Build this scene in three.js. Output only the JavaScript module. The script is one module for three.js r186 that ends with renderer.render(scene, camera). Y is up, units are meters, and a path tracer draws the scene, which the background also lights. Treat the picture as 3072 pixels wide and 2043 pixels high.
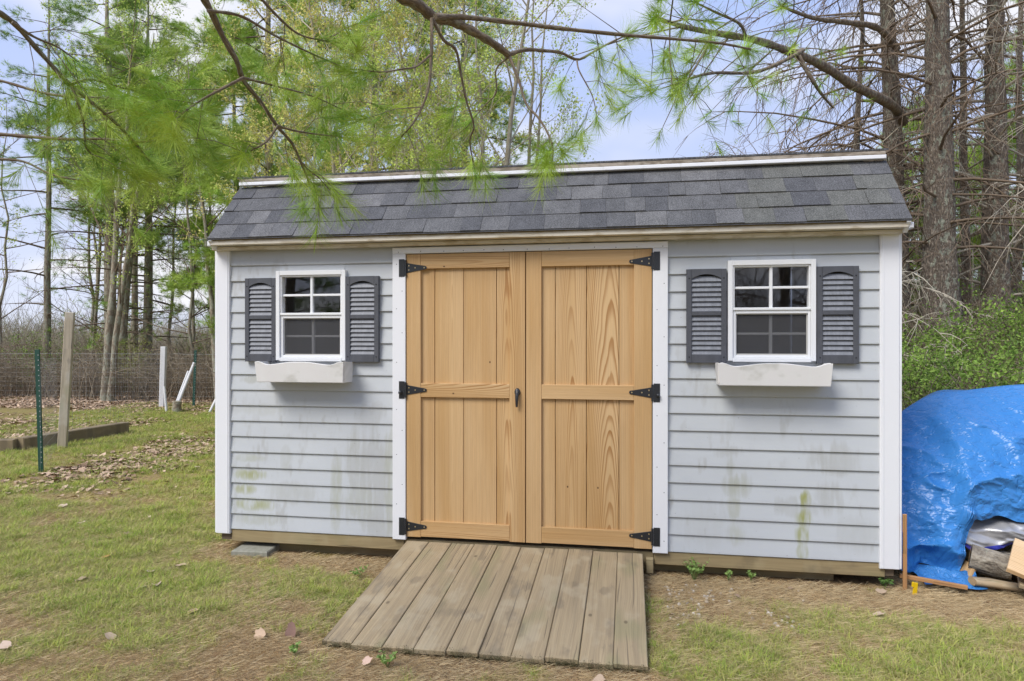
import * as THREE from 'three';
import { mergeGeometries } from 'three/addons/utils/BufferGeometryUtils.js';

// ---------------------------------------------------------------- camera, sky, sun, exposure
const scene = new THREE.Scene();
const camera = new THREE.PerspectiveCamera(53.53, 1024 / 681, 0.05, 400);
camera.position.set(2.753, 1.419, 4.158);
camera.rotation.order = 'YXZ';
camera.rotation.set(THREE.MathUtils.degToRad(-0.087), THREE.MathUtils.degToRad(9.842), 0);

const renderer = new THREE.WebGLRenderer({ antialias: true });
renderer.setSize(1024, 681);
renderer.toneMapping = THREE.LinearToneMapping;
renderer.toneMappingExposure = 2.2;
renderer.shadowMap.enabled = true;

const rng = (a) => () => { a |= 0; a = a + 0x6D2B79F5 | 0; let t = Math.imul(a ^ a >>> 15, 1 | a); t = t + Math.imul(t ^ t >>> 7, 61 | t) ^ t; return ((t ^ t >>> 14) >>> 0) / 4294967296; };
const hash = (x, y, s) => { let h = Math.imul(x | 0, 374761393) + Math.imul(y | 0, 668265263) + Math.imul(s | 0, 2147483647 - 59); h = Math.imul(h ^ h >>> 13, 1274126177); h ^= h >>> 16; return (h >>> 0) / 4294967296; };
const mod = (a, n) => ((a % n) + n) % n;
function vnoise(x, y, s = 0, px = 0, py = 0) {              // value noise, optionally periodic
  const xi = Math.floor(x), yi = Math.floor(y), fx = x - xi, fy = y - yi;
  const u = fx * fx * (3 - 2 * fx), v = fy * fy * (3 - 2 * fy);
  const X0 = px ? mod(xi, px) : xi, X1 = px ? mod(xi + 1, px) : xi + 1, Y0 = py ? mod(yi, py) : yi, Y1 = py ? mod(yi + 1, py) : yi + 1;
  const a = hash(X0, Y0, s), b = hash(X1, Y0, s), c = hash(X0, Y1, s), d = hash(X1, Y1, s);
  return a + (b - a) * u + (c - a) * v + (a - b - c + d) * u * v;
}
function fbm(x, y, o = 4, s = 0, px = 0, py = 0) {
  let v = 0, a = 0.5, n = 0;
  for (let i = 0; i < o; i++) { v += a * vnoise(x, y, s + i * 17, px, py); n += a; a *= 0.5; x *= 2; y *= 2; px *= 2; py *= 2; }
  return v / n;
}
const clamp = (x, a = 0, b = 1) => Math.min(b, Math.max(a, x));
const lerp = (a, b, t) => a + (b - a) * t;
const sstep = (a, b, x) => { const t = clamp((x - a) / (b - a)); return t * t * (3 - 2 * t); };
const mix3 = (a, b, t) => [lerp(a[0], b[0], t), lerp(a[1], b[1], t), lerp(a[2], b[2], t)];

{ // hazy spring sky: pale at the horizon, blue above, thin broken cloud all round
  const W = 1024, Hh = 512, d = new Float32Array(W * Hh * 4), K = 0.475;
  for (let j = 0; j < Hh; j++) for (let i = 0; i < W; i++) {
    const el = (j + 0.5) / Hh * Math.PI - Math.PI / 2, az = (i + 0.5) / W * Math.PI * 2;
    const e = Math.max(0, Math.sin(el));
    let c = mix3([0.82, 0.86, 0.98], [0.33, 0.49, 0.95], Math.pow(clamp(e * 1.5), 0.7));
    const k = 1 / (e + 0.22), cx = Math.cos(az) * Math.cos(el) * k, cy = Math.sin(az) * Math.cos(el) * k;
    const cl = sstep(0.44, 0.68, fbm(cx * 1.5 + 30, cy * 1.5 + 8, 6, 5));
    c = mix3(c, [0.95, 0.95, 0.99], cl * 0.9);
    const o = (j * W + i) * 4; d[o] = c[0] * K; d[o + 1] = c[1] * K; d[o + 2] = c[2] * K; d[o + 3] = 1;
  }
  const t = new THREE.DataTexture(d, W, Hh, THREE.RGBAFormat, THREE.FloatType);
  t.mapping = THREE.EquirectangularReflectionMapping; t.magFilter = THREE.LinearFilter; t.minFilter = THREE.LinearFilter; t.needsUpdate = true;
  scene.background = t; scene.environment = t;
}
const sun = new THREE.DirectionalLight(new THREE.Color(1, 0.955, 0.88), 1.75);
sun.position.set(-5.5 + 2, 10.5, 7.5 - 1); sun.target.position.set(2, 0, -1);
sun.castShadow = true; sun.shadow.radius = 52; sun.shadow.mapSize.set(2048, 2048);
Object.assign(sun.shadow.camera, { left: -18, right: 14, top: 16, bottom: -14, near: 0.5, far: 60 });
scene.add(sun, sun.target);

// ---------------------------------------------------------------- helpers
const V = (x, y, z) => new THREE.Vector3(x, y, z);
const lin = (r, g, b) => new THREE.Color().setRGB(r, g, b);
const taken = new Map();
function numbered(n) { const k = taken.get(n) ?? 0; taken.set(n, k + 1); return k ? n + '_' + String(k).padStart(3, '0') : n; }
function shade(o) { o.castShadow = true; o.receiveShadow = true; return o; }
function mesh(name, geo, mat, parent) { const m = shade(new THREE.Mesh(geo, mat)); m.name = name; parent.add(m); return m; }
function group(name, parent) { const g = new THREE.Group(); g.name = name; parent.add(g); return g; }
function tag(o, label, category, grp, kind) { Object.assign(o.userData, { label }); if (category) o.userData.category = category; if (grp) o.userData.group = grp; if (kind) o.userData.kind = kind; return o; }
function thing(name, label, category, at = [0, 0, 0], grp) { const g = new THREE.Group(); g.name = numbered(name); g.position.set(...at); scene.add(g); return tag(g, label, category, grp); }
function single(name, geo, mat, label, category, grp, kind) { const m = shade(new THREE.Mesh(geo, mat)); m.name = numbered(name); scene.add(m); return tag(m, label, category, grp, kind); }

class MB {                                                   // mesh builder
  constructor() { this.p = []; this.n = []; this.t = []; this.i = []; }
  quad(a, b, c, d, uvs) {                                    // counter-clockwise corners
    const ux = b[0] - a[0], uy = b[1] - a[1], uz = b[2] - a[2], vx = d[0] - a[0], vy = d[1] - a[1], vz = d[2] - a[2];
    let nx = uy * vz - uz * vy, ny = uz * vx - ux * vz, nz = ux * vy - uy * vx; const l = Math.hypot(nx, ny, nz) || 1; nx /= l; ny /= l; nz /= l;
    const o = this.p.length / 3;
    [a, b, c, d].forEach((q, k) => { this.p.push(...q); this.n.push(nx, ny, nz); const uv = typeof uvs === 'function' ? uvs(q, [nx, ny, nz]) : uvs ? uvs[k] : [0, 0]; this.t.push(...uv); });
    this.i.push(o, o + 1, o + 2, o, o + 2, o + 3);
    return this;
  }
  box(x0, x1, y0, y1, z0, z1, uv = (q, n) => Math.abs(n[1]) > 0.7 ? [q[0], q[2]] : Math.abs(n[0]) > 0.7 ? [q[2], q[1]] : [q[0], q[1]]) {
    const P = (x, y, z) => [x, y, z];
    this.quad(P(x0, y0, z1), P(x1, y0, z1), P(x1, y1, z1), P(x0, y1, z1), uv); this.quad(P(x1, y0, z0), P(x0, y0, z0), P(x0, y1, z0), P(x1, y1, z0), uv);
    this.quad(P(x0, y0, z0), P(x0, y0, z1), P(x0, y1, z1), P(x0, y1, z0), uv); this.quad(P(x1, y0, z1), P(x1, y0, z0), P(x1, y1, z0), P(x1, y1, z1), uv);
    this.quad(P(x0, y1, z1), P(x1, y1, z1), P(x1, y1, z0), P(x0, y1, z0), uv); this.quad(P(x0, y0, z0), P(x1, y0, z0), P(x1, y0, z1), P(x0, y0, z1), uv);
    return this;
  }
  board(x0, x1, y0, y1, z0, z1, c, uv) {                     // box whose front (+z) edges are chamfered
    const f = [[x0 + c, y0 + c, z1], [x1 - c, y0 + c, z1], [x1 - c, y1 - c, z1], [x0 + c, y1 - c, z1]], m = [[x0, y0, z1 - c], [x1, y0, z1 - c], [x1, y1, z1 - c], [x0, y1, z1 - c]], b = [[x0, y0, z0], [x1, y0, z0], [x1, y1, z0], [x0, y1, z0]];
    this.quad(f[0], f[1], f[2], f[3], uv);
    for (let k = 0; k < 4; k++) { const l = (k + 1) % 4; this.quad(m[k], m[l], f[l], f[k], uv); this.quad(b[k], b[l], m[l], m[k], uv); }
    this.quad(b[1], b[0], b[3], b[2], uv);
    return this;
  }
  tube(pts, rad, sides = 6, vs = 1, cap = true, wob = 0, seed = 1) {   // smooth tapered tube
    const N = pts.length; let nrm = null, len = 0; const o = this.p.length / 3;
    const T = V(), A = V(), B = V();
    for (let k = 0; k < N; k++) {
      T.copy(pts[Math.min(k + 1, N - 1)]).sub(pts[Math.max(k - 1, 0)]).normalize();
      if (!nrm) { nrm = Math.abs(T.y) < 0.9 ? V(0, 1, 0) : V(1, 0, 0); }
      nrm.addScaledVector(T, -nrm.dot(T)).normalize(); A.copy(nrm); B.crossVectors(T, A);
      if (k) len += pts[k].distanceTo(pts[k - 1]);
      for (let s = 0; s <= sides; s++) {
        const a = (s % sides) / sides * Math.PI * 2, c = Math.cos(a), q = Math.sin(a);
        const r = rad[k] * (wob ? 1 + wob * (vnoise((s % sides) * 1.7 + seed, len * 2.2, seed) - 0.5) * 2 : 1);
        const dx = A.x * c + B.x * q, dy = A.y * c + B.y * q, dz = A.z * c + B.z * q;
        this.p.push(pts[k].x + dx * r, pts[k].y + dy * r, pts[k].z + dz * r); this.n.push(dx, dy, dz); this.t.push(s / sides * Math.max(1, Math.round(rad[0] * 6.28 / 0.5)), len * vs);
      }
    }
    const w = sides + 1;
    for (let k = 0; k < N - 1; k++) for (let s = 0; s < sides; s++) { const a = o + k * w + s; this.i.push(a, a + 1, a + w + 1, a, a + w + 1, a + w); }
    if (cap) for (const k of [0, N - 1]) {
      T.copy(pts[k ? N - 1 : 1]).sub(pts[k ? N - 2 : 0]).normalize(); if (!k) T.negate();
      const c = this.p.length / 3; this.p.push(...pts[k].toArray()); this.n.push(...T.toArray()); this.t.push(0.5, 0.5);
      for (let s = 0; s < sides; s++) { const a = (o + k * w + s) * 3; this.p.push(this.p[a], this.p[a + 1], this.p[a + 2]); this.n.push(...T.toArray()); this.t.push(0.5 + 0.4 * Math.cos(s / sides * 6.283), 0.5 + 0.4 * Math.sin(s / sides * 6.283)); }
      for (let s = 0; s < sides; s++) { const a = c + 1 + s, b = c + 1 + (s + 1) % sides; k ? this.i.push(c, a, b) : this.i.push(c, b, a); }
    }
    return this;
  }
  geo() {
    const g = new THREE.BufferGeometry();
    g.setAttribute('position', new THREE.Float32BufferAttribute(this.p, 3)); g.setAttribute('normal', new THREE.Float32BufferAttribute(this.n, 3)); g.setAttribute('uv', new THREE.Float32BufferAttribute(this.t, 2));
    g.setIndex(this.i); return g;
  }
}
function tex(w, h, fn, srgb = true, rep = true) {             // fn(x, y) in 0..1 -> linear rgb (stored sRGB) or data
  const d = new Uint8Array(w * h * 4);
  const enc = (v) => { v = clamp(v); return 255 * (srgb ? (v <= 0.0031308 ? 12.92 * v : 1.055 * Math.pow(v, 1 / 2.4) - 0.055) : v); };
  for (let j = 0; j < h; j++) for (let i = 0; i < w; i++) { const c = fn((i + 0.5) / w, (j + 0.5) / h), o = (j * w + i) * 4; d[o] = enc(c[0]); d[o + 1] = enc(c[1]); d[o + 2] = enc(c[2]); d[o + 3] = 255; }
  const t = new THREE.DataTexture(d, w, h); if (srgb) t.colorSpace = THREE.SRGBColorSpace;
  t.wrapS = t.wrapT = rep ? THREE.RepeatWrapping : THREE.ClampToEdgeWrapping; t.magFilter = THREE.LinearFilter; t.minFilter = THREE.LinearMipmapLinearFilter; t.generateMipmaps = true; t.needsUpdate = true;
  return t;
}
const std = (o) => new THREE.MeshStandardMaterial(o);
const phys = (o) => new THREE.MeshPhysicalMaterial(o);

// ---------------------------------------------------------------- textures and materials
const SW = 4.27;
// vinyl siding with the algae and rain-wash grime that the wall shows; uv covers the whole front wall
const spots = [ // x, y, half width, half height, strength, green (1) or grey-brown (0)
  [0.98, 0.62, 0.05, 0.16, 0.5, 0.15], [1.12, 0.55, 0.12, 0.2, 0.42, 0.05], [0.86, 0.5, 0.03, 0.12, 0.5, 0.5], [1.02, 0.35, 0.1, 0.1, 0.45, 0.4], [1.15, 0.22, 0.1, 0.1, 0.4, 0.1], [1.22, 0.5, 0.03, 0.3, 0.45, 0.5], [0.85, 0.33, 0.03, 0.12, 0.5, 0.6],
  [0.24, 0.51, 0.1, 0.028, 0.75, 1], [0.2, 0.41, 0.07, 0.025, 0.7, 1], [0.27, 0.31, 0.13, 0.03, 0.75, 1], [0.24, 0.62, 0.1, 0.02, 0.35, 0.8], [0.3, 0.21, 0.16, 0.03, 0.4, 0.5], [0.5, 0.62, 0.03, 0.06, 0.35, 0.3], [0.26, 1.15, 0.07, 0.02, 0.5, 0.3], [0.3, 0.95, 0.16, 0.03, 0.25, 0.3], [0.55, 0.4, 0.16, 0.05, 0.3, 0.2], [1.1, 0.93, 0.1, 0.05, 0.3, 0],
  [3.76, 0.485, 0.03, 0.04, 1, 1], [3.76, 0.375, 0.034, 0.042, 1, 1], [3.75, 0.275, 0.03, 0.042, 1, 1], [3.75, 0.18, 0.026, 0.035, 0.85, 1],
  [3.35, 0.66, 0.025, 0.06, 0.5, 0.2], [3.38, 0.55, 0.06, 0.06, 0.6, 0.4], [3.37, 0.42, 0.04, 0.06, 0.5, 0.5], [3.33, 0.75, 0.06, 0.03, 0.35, 0], [3.92, 0.72, 0.1, 0.07, 0.42, 0.05], [3.9, 0.5, 0.06, 0.08, 0.35, 0.05], [3.72, 0.44, 0.1, 0.04, 0.35, 0.1], [4.05, 0.3, 0.1, 0.08, 0.2, 0.1], [3.2, 0.3, 0.1, 0.1, 0.15, 0.2], [3.38, 0.26, 0.05, 0.05, 0.35, 0.6],
];
const sidingTex = tex(2048, 1024, (u, v) => {
  const x = u * SW, y = v * 2.1; let c = [0.495, 0.519, 0.542];
  const f = fbm(x * 3, y * 9, 3, 3); c = c.map((k) => k * (0.95 + 0.1 * f));
  const grain = fbm(x * 30, y * 9, 4, 8), streak = fbm(x * 55, y * 2.2, 3, 21), low = fbm(x * 2.2, y * 2.2, 3, 40);
  let dirt = sstep(0.55, 0.8, grain) * sstep(0.5, 0.75, low) * 0.22, alg = 0;
  for (const [sx, sy, w, h, s, g] of spots) {
    const dx = (x - sx) / (w * 1.25), dy = (y - sy) / (h * 1.4), q = dx * dx + dy * dy; if (q > 3) continue;
    const m = sstep(1.5, 0.1, q + (grain - 0.5) * 2.2 + (streak - 0.5) * 1.5) * s; dirt = Math.max(dirt, m * (1 - g) * 0.75); alg = Math.max(alg, m * g * 1.0);
  }
  c = mix3(c, [0.26, 0.245, 0.20], dirt * (0.5 + grain) * 1.1); c = mix3(c, [0.30, 0.31, 0.13], alg * sstep(0.22, 0.6, grain * 0.6 + streak * 0.4) * (0.8 + 0.6 * grain));
  const sp = hash(Math.floor(x * 420), Math.floor(y * 420), 77); if (sp > 0.99985) c = [0.12, 0.11, 0.1];
  return c;
}, true, false);
const M = {};
M.siding = std({ map: sidingTex, roughness: 0.55 });
M.sidingPlain = std({ color: lin(0.495, 0.519, 0.542), roughness: 0.55 });
const whiteTex = tex(512, 512, (u, v) => { const f = fbm(u * 6, v * 6, 4, 2, 6, 6), s = sstep(0.62, 0.8, fbm(u * 40, v * 10, 4, 9, 40, 10)); let c = [0.80, 0.81, 0.84].map((k) => k * (0.95 + 0.08 * f)); return mix3(c, [0.55, 0.54, 0.5], s * 0.35); });
M.white = std({ map: whiteTex, roughness: 0.5 });
M.whiteVinyl = std({ color: lin(0.80, 0.81, 0.82), roughness: 0.35 });
M.cream = std({ map: tex(512, 128, (u, v) => { const f = fbm(u * 20, v * 5, 4, 31, 20, 5); return mix3([0.66, 0.61, 0.51], [0.5, 0.43, 0.32], sstep(0.4, 0.75, f)); }), roughness: 0.55 });
M.boxPaint = std({ map: tex(512, 256, (u, v) => { const f = fbm(u * 8, v * 5, 4, 55, 8, 5), s = fbm(u * 22, v * 4, 4, 58, 22, 4); let c = [0.74, 0.73, 0.71]; c = mix3(c, [0.52, 0.51, 0.47], sstep(0.5, 0.78, f) * 0.7); return mix3(c, [0.76, 0.75, 0.74], sstep(0.62, 0.8, s) * 0.6); }), roughness: 0.6 });
M.shutter = std({ map: tex(256, 512, (u, v) => { const f = fbm(u * 30, v * 8, 4, 12, 30, 8), g = fbm(u * 5, v * 7, 3, 15, 5, 7); const k = 0.8 + 0.35 * f + 0.25 * (g - 0.5); return [0.078 * k, 0.082 * k, 0.096 * k]; }), roughness: 0.6 });
M.slat = std({ map: tex(256, 256, (u, v) => { const f = fbm(u * 26, v * 6, 4, 14, 26, 6); const k = 0.75 + 0.5 * f; return [0.2 * k, 0.21 * k, 0.235 * k]; }), roughness: 0.6 });
M.dark = std({ color: lin(0.012, 0.012, 0.013), roughness: 0.9 });
M.blackMetal = phys({ color: lin(0.014, 0.016, 0.02), roughness: 0.42, clearcoat: 0.3, clearcoatRoughness: 0.4 });
M.zinc = std({ color: lin(0.62, 0.5, 0.3), roughness: 0.35, metalness: 0.8 });
M.glass = phys({ color: 0xffffff, roughness: 0.015, transmission: 1, thickness: 0, ior: 1.52 });
M.screen = std({ color: lin(0.085, 0.085, 0.09), roughness: 1, transparent: true, opacity: 0.42 });
M.inner = std({ color: lin(0.16, 0.12, 0.08), roughness: 0.9 });
// pine boards: flat-sawn growth rings, eight boards side by side
const COLS = 8;
const woodPar = [[0.5, 0.004, 0.006, 0.0052, 0.1], [1.5, 0.05, 0.004, 0.0045, 0.05], [0.45, 0.012, 0.026, 0.0062, 0.25], [0.62, 0.03, 0.05, 0.0075, 0.45], [1.2, 0.04, 0.01, 0.005, 0.1], [-0.4, 0.05, 0.012, 0.0055, 0.15], [0.4, 0.006, 0.09, 0.0075, 0.4], [0.3, 0.02, 0.016, 0.0058, 0.2]];
const doorTex = tex(2048, 1024, (u, v) => {
  const k = Math.min(COLS - 1, Math.floor(u * COLS)), lx = (u * COLS - k) * 0.22, y = v * 2, [cx, d0, sl, sp, con] = woodPar[k];
  const n = (fbm(lx * 9 + k * 7, y * 1.7, 3, 60 + k) - 0.5) * 0.022, n2 = (fbm(lx * 40, y * 5, 3, 90 + k) - 0.5) * 0.0025;
  const hh = d0 + sl * (y + 0.15) + n, r = Math.sqrt((lx - cx * 0.22) ** 2 * 1.0 + hh * hh) + n2;
  const q = r / sp, f = q - Math.floor(q), late = sstep(0.35, 0.86, f) * (1 - sstep(0.9, 1, f));
  const fib = fbm(lx * 420, y * 7, 3, 130 + k), band = fbm(lx * 14, y * 0.7, 3, 170 + k), hue = fbm(lx * 5 + k * 3, y * 1.1, 2, 210);
  let c = mix3([0.60, 0.40, 0.195], [0.50, 0.30, 0.115], sstep(0.25, 0.75, band)); c = mix3(c, [0.60, 0.42, 0.235], hue * 0.5);
  c = mix3(c, [0.33, 0.155, 0.042], late * (0.42 + con) * (0.55 + 0.75 * hash(Math.floor(q), k, 3)));
  const kk = 0.90 + 0.2 * fib; c = c.map((a) => a * kk);
  const kn = hash(k, Math.floor(y * 1.3), 11); if (kn > 0.72) { const dx = lx - (0.03 + 0.16 * hash(k, Math.floor(y * 1.3), 12)), dy = (y - (Math.floor(y * 1.3) + 0.5) / 1.3); const e = Math.hypot(dx, dy * 0.7); c = mix3(c, [0.1, 0.045, 0.015], sstep(0.006, 0.003, e)); }
  return c;
}, true, false);
const doorBump = tex(1024, 512, (u, v) => { const k = Math.floor(u * COLS), lx = (u * COLS - k) * 0.22; const f = fbm(lx * 420, v * 14, 3, 130 + k); return [f, f, f]; }, false, false);
M.door = std({ map: doorTex, bumpMap: doorBump, bumpScale: 0.0006, roughness: 0.62 });
// weathered decking: grey-brown, checked and streaked, eight boards
const rampTex = tex(2048, 1024, (u, v) => {
  const k = Math.min(COLS - 1, Math.floor(u * COLS)), lx = (u * COLS - k) * 0.16, y = v * 1.4;
  const wob = (fbm(lx * 10 + k * 5, y * 2.2, 3, 300 + k) - 0.5) * 0.03;
  const fib = fbm((lx + wob) * 260, y * 3, 4, 310 + k), streak = fbm((lx + wob) * 42, y * 0.9, 4, 330 + k), blot = fbm(lx * 12 + k, y * 7, 4, 350 + k), crack = fbm((lx + wob) * 120, y * 1.6, 2, 370 + k);
  let c = mix3([0.245, 0.19, 0.125], [0.40, 0.32, 0.215], fib); c = mix3(c, [0.18, 0.145, 0.105], sstep(0.5, 0.85, streak) * 0.5);
  c = mix3(c, [0.40, 0.345, 0.26], sstep(0.52, 0.78, blot) * 0.5); c = mix3(c, [0.2, 0.2, 0.11], sstep(0.6, 0.85, fbm(lx * 7 + 3 * k, y * 3, 3, 390)) * 0.45);
  c = mix3(c, [0.05, 0.042, 0.034], sstep(0.8, 0.87, crack) * 0.6); c = mix3(c, [0.12, 0.10, 0.08], sstep(0.6, 0.78, fbm(lx * 14 + k * 9, y * 6, 5, 395)) * 0.4);
  const ky = Math.floor(y * 1.6), kn = hash(k, ky, 21); if (kn > 0.7) { const dx = lx - (0.03 + 0.1 * hash(k, ky, 22)), dy = y - (ky + 0.5) / 1.6, e = Math.hypot(dx, dy * 0.6); c = mix3(c, [0.1, 0.075, 0.05], sstep(0.013, 0.005, e) * 0.7); }
  return c;
});
const rampBump = tex(1024, 512, (u, v) => { const k = Math.min(COLS - 1, Math.floor(u * COLS)), lx = (u * COLS - k) * 0.16, y = v * 1.4; const wob = (fbm(lx * 10 + k * 5, y * 2.2, 3, 300 + k) - 0.5) * 0.03; const f = 0.7 * fbm((lx + wob) * 330, y * 5, 3, 310 + k) + 0.3 - 0.9 * sstep(0.8, 0.87, fbm((lx + wob) * 120, y * 1.6, 2, 370 + k)); return [f, f, f]; }, false);
M.deck = std({ map: rampTex, color: lin(1.10, 1.08, 0.97), bumpMap: rampBump, bumpScale: 0.002, roughness: 0.85 });
M.timber = std({ map: rampTex, color: lin(0.95, 0.92, 0.72), roughness: 0.9 });
M.greyPost = std({ map: rampTex, color: lin(1.5, 1.6, 1.75), roughness: 0.9 });
// mineral shingles
const gran = tex(512, 512, (u, v) => { const a = hash(Math.floor(u * 112), Math.floor(v * 112), 401), b = fbm(u * 90, v * 90, 2, 404, 90, 90), c = fbm(u * 6, v * 6, 3, 409, 6, 6); const k = 0.38 + 0.95 * a * b * 1.6 + 0.45 * (c - 0.5); const w = a > 0.93 ? 1.6 : 1; return [0.8 * k * w, 0.8 * k * w, 0.8 * k * w]; });
const granBump = tex(256, 256, (u, v) => { const a = hash(Math.floor(u * 256), Math.floor(v * 256), 401); return [a, a, a]; }, false);
M.shingle = [[0.138, 0.140, 0.150], [0.162, 0.163, 0.170], [0.19, 0.190, 0.195], [0.175, 0.175, 0.18], [0.23, 0.228, 0.23], [0.196, 0.197, 0.18]].map((c) => std({ map: gran, bumpMap: granBump, bumpScale: 0.0012, color: lin(...c), roughness: 0.95 }));
M.weatheredTrim = std({ map: tex(512, 64, (u, v) => { const f = fbm(u * 60, v * 4, 4, 431, 60, 4), g = fbm(u * 9, v * 2, 3, 433, 9, 2); return mix3([0.42, 0.37, 0.31], [0.19, 0.155, 0.115], sstep(0.35, 0.75, 0.5 * f + 0.5 * g)); }), roughness: 0.9 });
M.concrete = std({ map: tex(256, 256, (u, v) => { const f = fbm(u * 16, v * 16, 4, 440, 16, 16); return mix3([0.32, 0.31, 0.26], [0.2, 0.2, 0.15], f); }), roughness: 0.95 });
// bark
function barkTex(seed, a, b, lichen, sx = 14, sy = 5) {
  return tex(512, 1024, (u, v) => {
    const w = (fbm(u * 6, v * 6, 3, seed, 6, 6) - 0.5) * 0.12, f = fbm((u + w) * sx, v * sy, 4, seed + 1, sx, sy), pl = Math.abs(f - 0.5) * 2, g = fbm(u * 64, v * 64, 3, seed + 5, 64, 64);
    let c = mix3(b, a, clamp(pl * 1.6 + (g - 0.5) * 0.7));
    const L = fbm(u * 7, v * 14, 5, seed + 9, 7, 14), L2 = fbm(u * 2, v * 3, 2, seed + 19, 2, 3); c = mix3(c, [0.40, 0.43, 0.33], sstep(0.555, 0.64, L * 0.72 + L2 * 0.28) * lichen * (0.5 + g)); c = mix3(c, [0.45, 0.45, 0.38], sstep(0.66, 0.74, fbm(u * 40, v * 60, 3, seed + 29, 40, 60)) * lichen * 0.7);
    return c;
  });
}
function barkBump(seed, sx = 14, sy = 5) { return tex(256, 512, (u, v) => { const w = (fbm(u * 6, v * 6, 3, seed, 6, 6) - 0.5) * 0.12, f = fbm((u + w) * sx, v * sy, 4, seed + 1, sx, sy), k = clamp(Math.abs(f - 0.5) * 3.2); return [k, k, k]; }, false); }
M.barkPine = std({ map: barkTex(500, [0.34, 0.28, 0.215], [0.12, 0.092, 0.07], 0.62, 18, 16), bumpMap: barkBump(500, 18, 16), bumpScale: 0.02, roughness: 0.95 });
M.barkGrey = std({ map: barkTex(540, [0.36, 0.30, 0.22], [0.17, 0.135, 0.095], 0.5, 10, 8), roughness: 0.95 });
M.barkPale = std({ map: barkTex(560, [0.40, 0.35, 0.27], [0.25, 0.21, 0.15], 0.5, 6, 4), roughness: 0.9 });
M.twig = std({ color: lin(0.155, 0.115, 0.08), roughness: 0.9 });
M.twigGrey = std({ color: lin(0.45, 0.40, 0.31), roughness: 0.9 });
M.twigDead = std({ color: lin(0.185, 0.135, 0.09), roughness: 0.9 });
M.limb = std({ map: barkTex(580, [0.24, 0.175, 0.11], [0.10, 0.07, 0.045], 0.25, 8, 8), roughness: 0.85 });
const leafy = (c, tr = 0.35, r = 0.8) => phys({ color: c, roughness: r, transmission: tr, thickness: 0, side: THREE.DoubleSide, specularIntensity: 0.4 });
M.leaf = leafy(lin(1, 1, 1), 0.35);
M.opaqueLeaf = std({ color: lin(1, 1, 1), roughness: 0.85, side: THREE.DoubleSide });
M.needle = leafy(lin(1, 1, 1), 0.3, 0.6);

// ---------------------------------------------------------------- ground
const LZ = (x, z) => { // how much leaf litter lies here
  const n = fbm(x * 1.3, z * 1.3, 4, 610);
  const nearBand = sstep(1.15, 0.2, Math.abs(x + 2.95 - 0.1 * (z + 3))) * sstep(-0.7, -1.5, z) * sstep(-5.6, -4.0, z);
  const bed = sstep(-4.9, -5.6, x) * sstep(-1.5, -3, z) * sstep(-7.5, -6, z) * 0.7;
  const far = sstep(-7.0, -8.8, z) * sstep(-2, -4, x);
  const wood = sstep(-4, -6, z) * sstep(3.5, 5, x);
  return clamp(Math.max(nearBand * 0.85, bed, far, wood) * 0.95 + (n - 0.5) * 3.0) * Math.max(nearBand, bed, far, wood, 0.0);
};
const inShed = (x, z, m = 0) => x > -0.02 - m && x < 4.29 + m && z < 0.0 + m && z > -2.5 - m;
const onRamp = (x, z, m = 0) => x > 1.346 - m && x < 2.834 + m && z > -0.1 && z < 1.225 + m;
const GD = (x, z) => { // how green the turf is
  let b = 0.18;
  b += 0.36 * sstep(1.6, 0.0, x) * sstep(1.75, 1.1, z) + 0.12 * sstep(-0.2, -3, z) * sstep(0.5, -0.5, x);
  b += 0.36 * sstep(2.9, 3.6, x) * sstep(0.2, 0.55, z);
  b -= 0.5 * sstep(0.42, 0.12, z) * sstep(0.5, 0.9, x) * sstep(-0.6, -0.1, z) * sstep(5.2, 4.4, x);
  b -= 0.24 * sstep(1.3, 1.75, z - 0.12 * (x - 2)) * sstep(3.4, 2.8, x);
  b -= 0.35 * sstep(2.8, 2.9, x) * sstep(3.75, 3.2, x) * sstep(0.75, 0.4, z);
  b -= 0.5 * sstep(4.2, 5.5, x) * sstep(-0.3, -1, z);
  b += 0.16 * sstep(2.0, 1.4, x) * sstep(0.25, 0.5, z) * sstep(1.3, 0.9, z);
  return clamp(b + (fbm(x * 1.9, z * 1.9, 5, 620) - 0.45) * 1.7 + (fbm(x * 6.5, z * 6.5, 3, 622) - 0.5) * 1.0);
};
const H = (x, z) => {
  let h = (fbm(x * 0.9, z * 0.9, 3, 600) - 0.5) * 0.05 + (fbm(x * 7, z * 7, 2, 605) - 0.5) * 0.016;
  h *= onRamp(x, z, 0.1) || inShed(x, z, 0.2) ? 0.35 : 1;
  h -= 0.012;
  h += 1.05 * sstep(-1.6, -6.5, z) * sstep(4.6, 7.2, x) + 0.5 * sstep(-6, -14, z) * sstep(4, 9, x);
  return h;
};
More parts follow.
